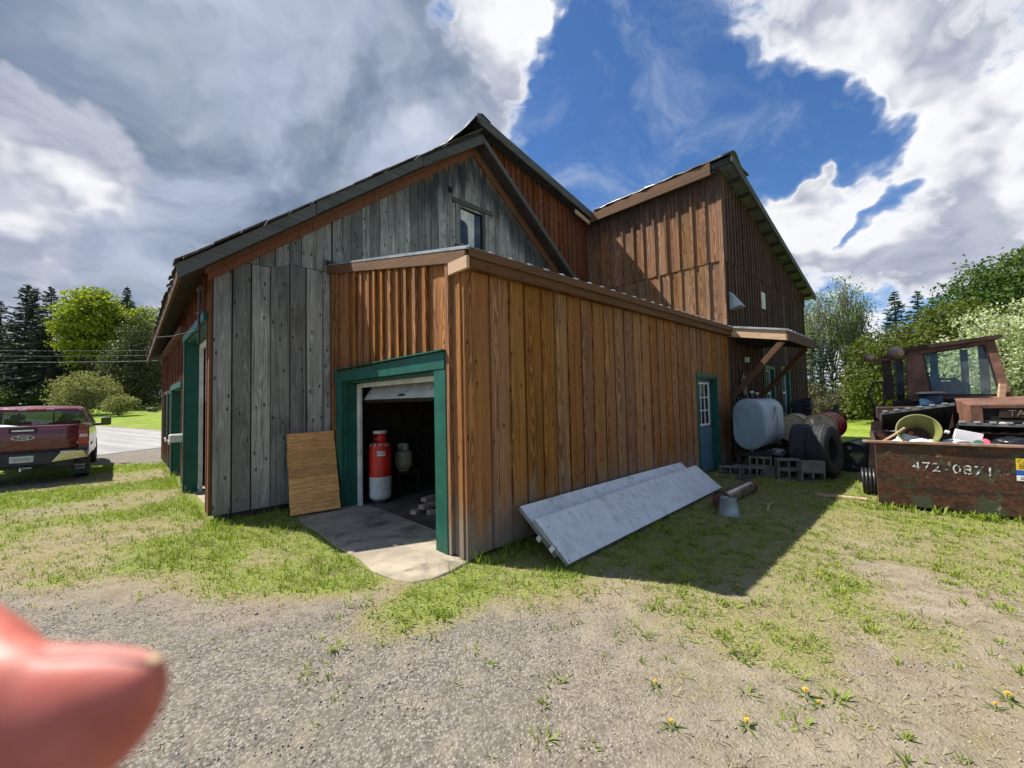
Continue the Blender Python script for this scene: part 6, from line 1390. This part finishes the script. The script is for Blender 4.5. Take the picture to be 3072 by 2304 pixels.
# ------------------------------------------------------------------ utility line and the things on the far lawn
UPG = 'utility poles of the roadside line'
def pole(x, y, lab):
    e = empty('utility_pole', (x, y, hz(x, y)), R(-25), lab, 'utility pole', UPG)
    MB().tube([(0, 0, -.2), (0, 0, 8.6)], [.15, .10], 12).build('post', M['bark'], e, smooth=True); MB().box(-.06, .06, -1.1, 1.1, 7.0, 7.12).build('crossarm', M['dark_wood'], e)
    return e
pole(-63.0, 37.0, 'wooden utility pole carrying the roadside wires'); pole(-6.5, 24.0, 'wooden utility pole carrying the roadside wires')
for k, (za, zb, lab) in enumerate(((8.0, 5.1, 'upper thin power line over the road'), (7.45, 4.85, 'middle thin power line over the road'), (6.85, 4.55, 'lowest and thickest power line over the road'))):
    pts = []
    for i in range(25):
        t = i/24; x = -63+56.5*t; y = 37-13*t; pts.append((x, y, za+(zb-za)*t - .9*math.sin(math.pi*t)*.5 + .0))
    tag(MB().tube(pts, .004 if k < 2 else .007, 5).build('power_line', simple('line_aluminium', (.5, .52, .54), .5, .2) if k == 0 else bpy.data.materials['line_aluminium'], smooth='full'), lab, 'power line')
sbn = empty('stone_bench', (-31.6, 36, hz(-31.6, 36)), R(-30), 'low dark stone bench on the lawn across the road', 'bench')
MB().box(-.75, .75, -.22, .22, .22, .36).build('seat', M['block'], sbn, bevel=.03)
for x_ in (-.55, .35): MB().box(x_, x_+.2, -.18, .18, 0, .219).build('leg', M['block'], sbn)
for k, (dx, dz, lab) in enumerate(((-.35, .18, 'cut log at the end of the small log pile on the lawn'), (.05, .18, 'cut log at the foot of the small log pile on the lawn'), (-.14, .52, 'pale-ended log on top of the small log pile'))):
    lg = empty('log', (-30.2+dx, 36.5, hz(-30.2, 36.5)+dz), R(-40), lab, 'log', 'logs piled on the far lawn')
    MB().lathe([(.19, -.5), (.2, -.49), (.2, .49), (.19, .5)], 14, Matrix.Rotation(R(90), 4, 'X'), cap=False).build('bark', M['bark'], lg, smooth=True)
    for s_ in (-1, 1): MB().lathe([(.001, s_*.5), (.19, s_*.5)], 14, Matrix.Rotation(R(90), 4, 'X'), cap=False).build('cut_end', M['pale_wood'], lg)

# ------------------------------------------------------------------ grass, weeds, gravel, dandelions
rng = np.random.default_rng(77)
def free(X, Y):
    u, v = to_local(X, Y)
    on_slab = (u > -.80) & (u < 0.3) & (v > -.10) & (v < 3.2) & ~((u < -.55) & (v < .05))
    inside = ((u > -.03) & (v > -.04)) | ((u > UL-.03) & (v > BV-.01) & (v < 13))
    dx, dy = X-5.20, Y-5.92; a = dx*DX.x+dy*DX.y; b = -dx*DX.y+dy*DX.x
    dump = (a > .02) & (a < 1.8) & (b > -.02) & (b < 1.2)
    return ~(on_slab | inside | dump)
def blades(name, n_try, xr, yr, dens, hmin, hmax, width, mat, per, spread, lean, power=1.4, tall=0.0, tint=(0, 1)):
    X = rng.uniform(*xr, n_try); Y = rng.uniform(*yr, n_try)
    g, gr = cover(X, Y); p = dens(X, Y, g, gr); k = (rng.uniform(0, 1, n_try) < p) & free(X, Y)
    X, Y, g = X[k], Y[k], g[k]; u, v = to_local(X, Y)
    nearwall = np.exp(-(np.where((u > -.2) & (u < 16), np.abs(v), 9))**2/.03) + np.exp(-(np.where((v > 3) & (v < 13), np.abs(u-UL), 9))**2/.02)
    hs = (hmin+(hmax-hmin)*rng.uniform(0, 1, len(X))**1.6)*(1+1.6*tall*nearwall)
    rep = np.repeat(np.arange(len(X)), per); n = len(rep)
    a = rng.uniform(0, 2*np.pi, n); rr = np.abs(rng.normal(size=n))*spread
    bx = X[rep]+np.cos(a)*rr; by = Y[rep]+np.sin(a)*rr; bz = height(bx, by)-.004
    le = lean*rng.uniform(.3, 1.3, n)*hs[rep]; hh = hs[rep]*rng.uniform(.55, 1.1, n)
    a2 = a+rng.normal(size=n)*.7; tx, ty = np.cos(a2)*le, np.sin(a2)*le
    w_ = width*rng.uniform(.7, 1.3, n)*.5; px, py = -np.sin(a2)*w_, np.cos(a2)*w_
    V = np.empty((n, 5, 3))
    V[:, 0] = np.stack([bx-px, by-py, bz], 1); V[:, 1] = np.stack([bx+px, by+py, bz], 1)
    V[:, 2] = np.stack([bx+px*.8+tx*.4, by+py*.8+ty*.4, bz+hh*.62], 1); V[:, 3] = np.stack([bx-px*.8+tx*.4, by-py*.8+ty*.4, bz+hh*.62], 1)
    V[:, 4] = np.stack([bx+tx, by+ty, bz+hh], 1)
    i0 = np.arange(n)*5
    F = np.concatenate([np.stack([i0, i0+1, i0+2], 1), np.stack([i0, i0+2, i0+3], 1), np.stack([i0+3, i0+2, i0+4], 1)])
    T = np.repeat(np.clip(tint[0]+(tint[1]-tint[0])*rng.uniform(0, 1, len(X)), 0, 1)[rep]*.7+rng.uniform(0, .3, n), 5)
    o = np_mesh(name, V.reshape(-1, 3), F, mat, None, {'tint': T}); tag(o, kind='stuff'); return o
tag(blades('grass', 52000, (-12, 9), (2.4, 12.5), lambda X, Y, g, gr: np.clip(g, 0, 1)**1.3*1.0, .022, .062, .008, M['grassblade'], 6, .035, .8, tall=1.0), 'short green grass growing in patches round the barn', 'grass')
tag(blades('tall_grass', 14000, (-10, 9), (3.4, 12.5), lambda X, Y, g, gr: np.clip((g-.60)*2.2, 0, 1)+.6*np.exp(-(np.where((to_local(X, Y)[0] > -.1) & (to_local(X, Y)[0] < 15), to_local(X, Y)[1], 9)+.10)**2/.012), .06, .125, .006, M['grassblade'], 6, .03, .6, tall=.6), 'taller grass along the barn foot and the apron edge', 'grass')
tag(blades('dry_grass', 40000, (-10, 8), (1.2, 9.5), lambda X, Y, g, gr: np.clip(.30+g*1.1, 0, .95)*(1-gr*.75)*.8, .012, .04, .005, M['drygrass'], 5, .05, 1.9), 'short dry grass and straw on the bare ground', 'dry grass')
tag(blades('weeds', 6000, (-4, 5.5), (1.0, 6.0), lambda X, Y, g, gr: (.10+.5*g)*sst(X, -2.5, 1.5)*(fbm(X, Y, 1.3, 3, 33) > .50), .02, .06, .010, M['grassblade'], 13, .036, 1.3, tint=(0, .8)), 'small flat-leaved weed tufts scattered over the sandy yard', 'weeds')
tag(blades('gravel_weeds', 1300, (-6, 1.5), (.9, 4.2), lambda X, Y, g, gr: .30*(fbm(X, Y, 1.7, 3, 44) > .52), .008, .026, .006, M['grassblade'], 7, .022, 1.4, tint=(0, .6)), 'tiny weeds sprouting between the stones of the gravel', 'weeds')
tag(blades('clover', 700, (4.9, 8), (4.4, 7.0), lambda X, Y, g, gr: np.exp(-((to_local(X, Y)[0]*0 + ((X-5.2)*-DX.y+(Y-5.92)*DX.x)+.16)/.16)**2), .05, .14, .018, M['grassblade'], 8, .03, .7), 'clover and weeds along the foot of the dumpster', 'weeds')
# loose stones
ns = 16000; X = rng.uniform(-5.5, 4.5, ns*2); Y = 1.0+(rng.uniform(0, 1, ns*2)**1.5)*4.2
g, gr = cover(X, Y); k = (rng.uniform(0, 1, len(X)) < .12+.88*gr) & free(X, Y) & (np.abs(X) < Y*1.5+.3); X, Y = X[k][:ns], Y[k][:ns]; n = len(X)
sz = .0028+.0075*rng.uniform(0, 1, n)**3.0; sz[rng.uniform(0, 1, n) < .004] *= 2.2
octa = np.array([(1, 0, 0), (0, 1, 0), (-1, 0, 0), (0, -1, 0), (0, 0, .7), (0, 0, -.7)], float)
V = octa[None]*(1+rng.normal(size=(n, 6, 3))*.25); a = rng.uniform(0, 6.28, n); c_, s_ = np.cos(a)[:, None], np.sin(a)[:, None]
vx = V[..., 0]*c_-V[..., 1]*s_*.7; vy = V[..., 0]*s_+V[..., 1]*c_*.7
V = np.stack([vx, vy, V[..., 2]], 2)*sz[:, None, None] + np.stack([X, Y, height(X, Y)+sz*.3], 1)[:, None]
F = (np.array([(0, 1, 4), (1, 2, 4), (2, 3, 4), (3, 0, 4), (1, 0, 5), (2, 1, 5), (3, 2, 5), (0, 3, 5)])[None]+np.arange(n)[:, None, None]*6).reshape(-1, 3)
pm, kk, bb = new_mat('loose_stones'); t_ = kk.n('ShaderNodeAttribute', attribute_name='tint').outputs['Fac']; setp(kk, bb, col=kk.mix(t_, (.17, .155, .14), (.42, .40, .365)), rough=.9, spec=.2)
tag(np_mesh('gravel', V.reshape(-1, 3), F, pm, None, {'tint': np.repeat(rng.uniform(0, 1, n), 6)}), 'loose grey gravel strewn over the yard', 'gravel', kind='stuff')
# dandelions in flower
fy = simple('dandelion_yellow', (.75, .42, .01), .6, var=.15)
def dandelion():
    e = empty('dandelion', (0, 0, 0), 0, 'yellow dandelion flower in the sandy yard', 'dandelion', 'dandelions in the yard'); mb = MB(); rr = random.Random(5)
    for ring_, (n_, r_, z_) in enumerate(((14, .019, .0), (12, .014, .006), (8, .008, .010))):
        for i in range(n_):
            a_ = 2*math.pi*i/n_+ring_*.2; d_ = Vector((math.cos(a_), math.sin(a_), 0)); s_ = Vector((-d_.y, d_.x, 0))*.0022
            mb.add([Vector((0, 0, .045+z_))-s_*.5, Vector((0, 0, .045+z_))+s_*.5, d_*r_+s_+Vector((0, 0, .05+z_)), d_*r_-s_+Vector((0, 0, .05+z_))], [(0, 1, 2, 3)])
    mb.build('flower_head', fy, e); MB().tube([(0, 0, 0), (.002, 0, .025), (0, 0, .047)], .002, 6).build('stem', M['grassblade'], e)
    for i in range(7):
        a_ = 2*math.pi*i/7+.3; d_ = Vector((math.cos(a_), math.sin(a_), 0)); s_ = Vector((-d_.y, d_.x, 0)); L = .07+.03*(i % 3)
        MB().add([d_*.005, d_*L*.4+s_*.008+Vector((0, 0, .015)), d_*L+Vector((0, 0, .006)), d_*L*.4-s_*.008+Vector((0, 0, .015))], [(0, 1, 2, 3)]).build('leaf', M['grassblade'], e)
    return e
dn = dandelion()
DPOS = [(0.76, 2.34), (0.74, 2.06), (1.1, 2.05), (1.52, 2.24), (1.54, 2.17), (2.67, 3.67), (1.84, 3.47), (2.52, 2.18), (2.4, 2.13)]
for i, (x, y) in enumerate(DPOS):
    if i == 0: dn.location = (x, y, hz(x, y)); dn.scale = (.62,)*3
    else: copy_tree(dn, (x, y, hz(x, y)), i*1.3, None, .55+.08*(i % 4))

# ------------------------------------------------------------------ the fingertip that strayed in front of the lens
sk, kk, bb = new_mat('skin'); co_ = kk.n('ShaderNodeTexCoord').outputs['Object']
setp(kk, bb, col=kk.mix(kk.rng(kk.noise(co_, 180, 4), .3, .7), (.43, .112, .082), (.51, .155, .115)), rough=.5, spec=.35, nrm=bump(kk, kk.noise(co_, 1500, 3), .08, .0005))
bb.inputs['Subsurface Weight'].default_value = .7; bb.inputs['Subsurface Radius'].default_value = (1.0, .28, .14); bb.inputs['Subsurface Scale'].default_value = .0045
nl = simple('finger_nail', (.52, .21, .17), .55, var=.06, scale=300, spec=.2)
nle = simple('nail_edge', (.72, .52, .30), .5, var=.05, scale=300)
hand = empty('hand', (-.045, .05, 1.57), 0, 'out-of-focus pink fingertip of the hand holding the camera', 'hand')
# sections along the finger: x, top z, bottom z (metres from the empty, x to the right, tip at +x)
K = 5.65e-5; px0, pz0 = 1106-.045/K, 0.0
secs = [(-520, 1190, 1860), (-380, 1240, 1830), (-250, 1290, 1800), (-120, 1335, 1775), (-30, 1362, 1755), (40, 1377, 1740), (85, 1387, 1732), (112, 1395, 1726), (150, 1398, 1712), (210, 1398, 1680), (265, 1401, 1632), (305, 1407, 1592), (330, 1413, 1556), (347, 1422, 1522), (357, 1438, 1490)]
n = 28; rings = []
def zpx(x, y): return (866.0 + (1106-x)*.0217 - y)*K + .0                       # height above the camera centre
def sec_pt(i, a, off=0.0):
    x, t, b = secs[i]; zc_ = (zpx(x, t)+zpx(x, b))/2; rz_ = (zpx(x, t)-zpx(x, b))/2 + off; rd = min(rz_*.62, .0072)
    return ((x-1106)*K + .045, rd*math.cos(a) + .004*(i < 5)*(5-i)*.4, 1.6 + zc_ + rz_*math.sin(a) - 1.57)
vs = [sec_pt(i, 2*math.pi*k/n) for i in range(len(secs)) for k in range(n)]
fs = [(i*n+k, i*n+(k+1) % n, (i+1)*n+(k+1) % n, (i+1)*n+k) for i in range(len(secs)-1) for k in range(n)] + [tuple(range(n-1, -1, -1)), tuple(range((len(secs)-1)*n, len(secs)*n))]
hm = bpy.data.meshes.new('hand_skin'); hm.from_pydata(vs, [], fs); hm.update()
# palm, wrist and the other fingers, grown with a skin modifier and merged into the same mesh
base = Vector((-.068, .008, -.012))
nodes = [((-.185, -.19, -.30), .034), ((-.150, -.10, -.16), .027), ((-.125, -.05, -.085), .030), ((-.105, -.02, -.04), .026), (tuple(base), .015)]
edges = [(0, 1), (1, 2), (2, 3), (3, 4)]
def chain(root, pts):
    prev = root
    for p, r in pts: nodes.append((p, r)); edges.append((prev, len(nodes)-1)); prev = len(nodes)-1
chain(2, [((-.10, -.015, -.075), .012), ((-.075, .005, -.085), .0095), ((-.085, .022, -.088), .0088), ((-.105, .018, -.085), .0075)])
chain(2, [((-.11, -.018, -.10), .012), ((-.083, .002, -.112), .0095), ((-.092, .020, -.114), .0088), ((-.113, .016, -.110), .0075)])
chain(2, [((-.125, -.025, -.125), .011), ((-.098, -.004, -.138), .009), ((-.104, .014, -.140), .0082), ((-.124, .010, -.136), .007)])
chain(3, [((-.135, .0, -.03), .012), ((-.150, .02, -.01), .0105), ((-.150, .04, .008), .0085)])
sm_ = bpy.data.meshes.new('s'); sm_.from_pydata([q[0] for q in nodes], edges, []); so = bpy.data.objects.new('s', sm_); COL.objects.link(so)
md = so.modifiers.new('skin', 'SKIN')
for i, q in enumerate(nodes): so.data.skin_vertices[0].data[i].radius = (q[1], q[1])
so.data.skin_vertices[0].data[2].use_root = True
ss = so.modifiers.new('sub', 'SUBSURF'); ss.levels = 2; ss.render_levels = 2
dg = bpy.context.evaluated_depsgraph_get(); tmp = bpy.data.meshes.new_from_object(so.evaluated_get(dg)); bpy.data.objects.remove(so)
bm = bmesh.new(); bm.from_mesh(hm)
bmesh.ops.subdivide_edges(bm, edges=bm.edges[:], cuts=1, smooth=.6, use_grid_fill=True)
bm.from_mesh(tmp); hm2 = bpy.data.meshes.new('skin_surface'); bm.to_mesh(hm2); bm.free()
hm2.polygons.foreach_set('use_smooth', [True]*len(hm2.polygons)); hm2.materials.append(sk)
ho = bpy.data.objects.new('skin_surface', hm2); COL.objects.link(ho); ho.parent = hand
a0, a1 = R(50), R(103); na = 14
def arc(i0, i1, o): return [[sec_pt(i, a0+(a1-a0)*k/na, o*(1 if 0 < k < na else -.5)) for k in range(na+1)] for i in range(i0, i1)]
def nail(i0, i1, o, nm, mat):
    rg = arc(i0, i1, o); m_ = na+1
    MB().add([p for r in rg for p in r], [(i*m_+k, i*m_+k+1, (i+1)*m_+k+1, (i+1)*m_+k) for i in range(len(rg)-1) for k in range(na)]).build(nm, mat, hand, smooth='full')
nail(7, 13, .0005, 'nail', nl); nail(12, 14, .0006, 'nail_edge', nle)
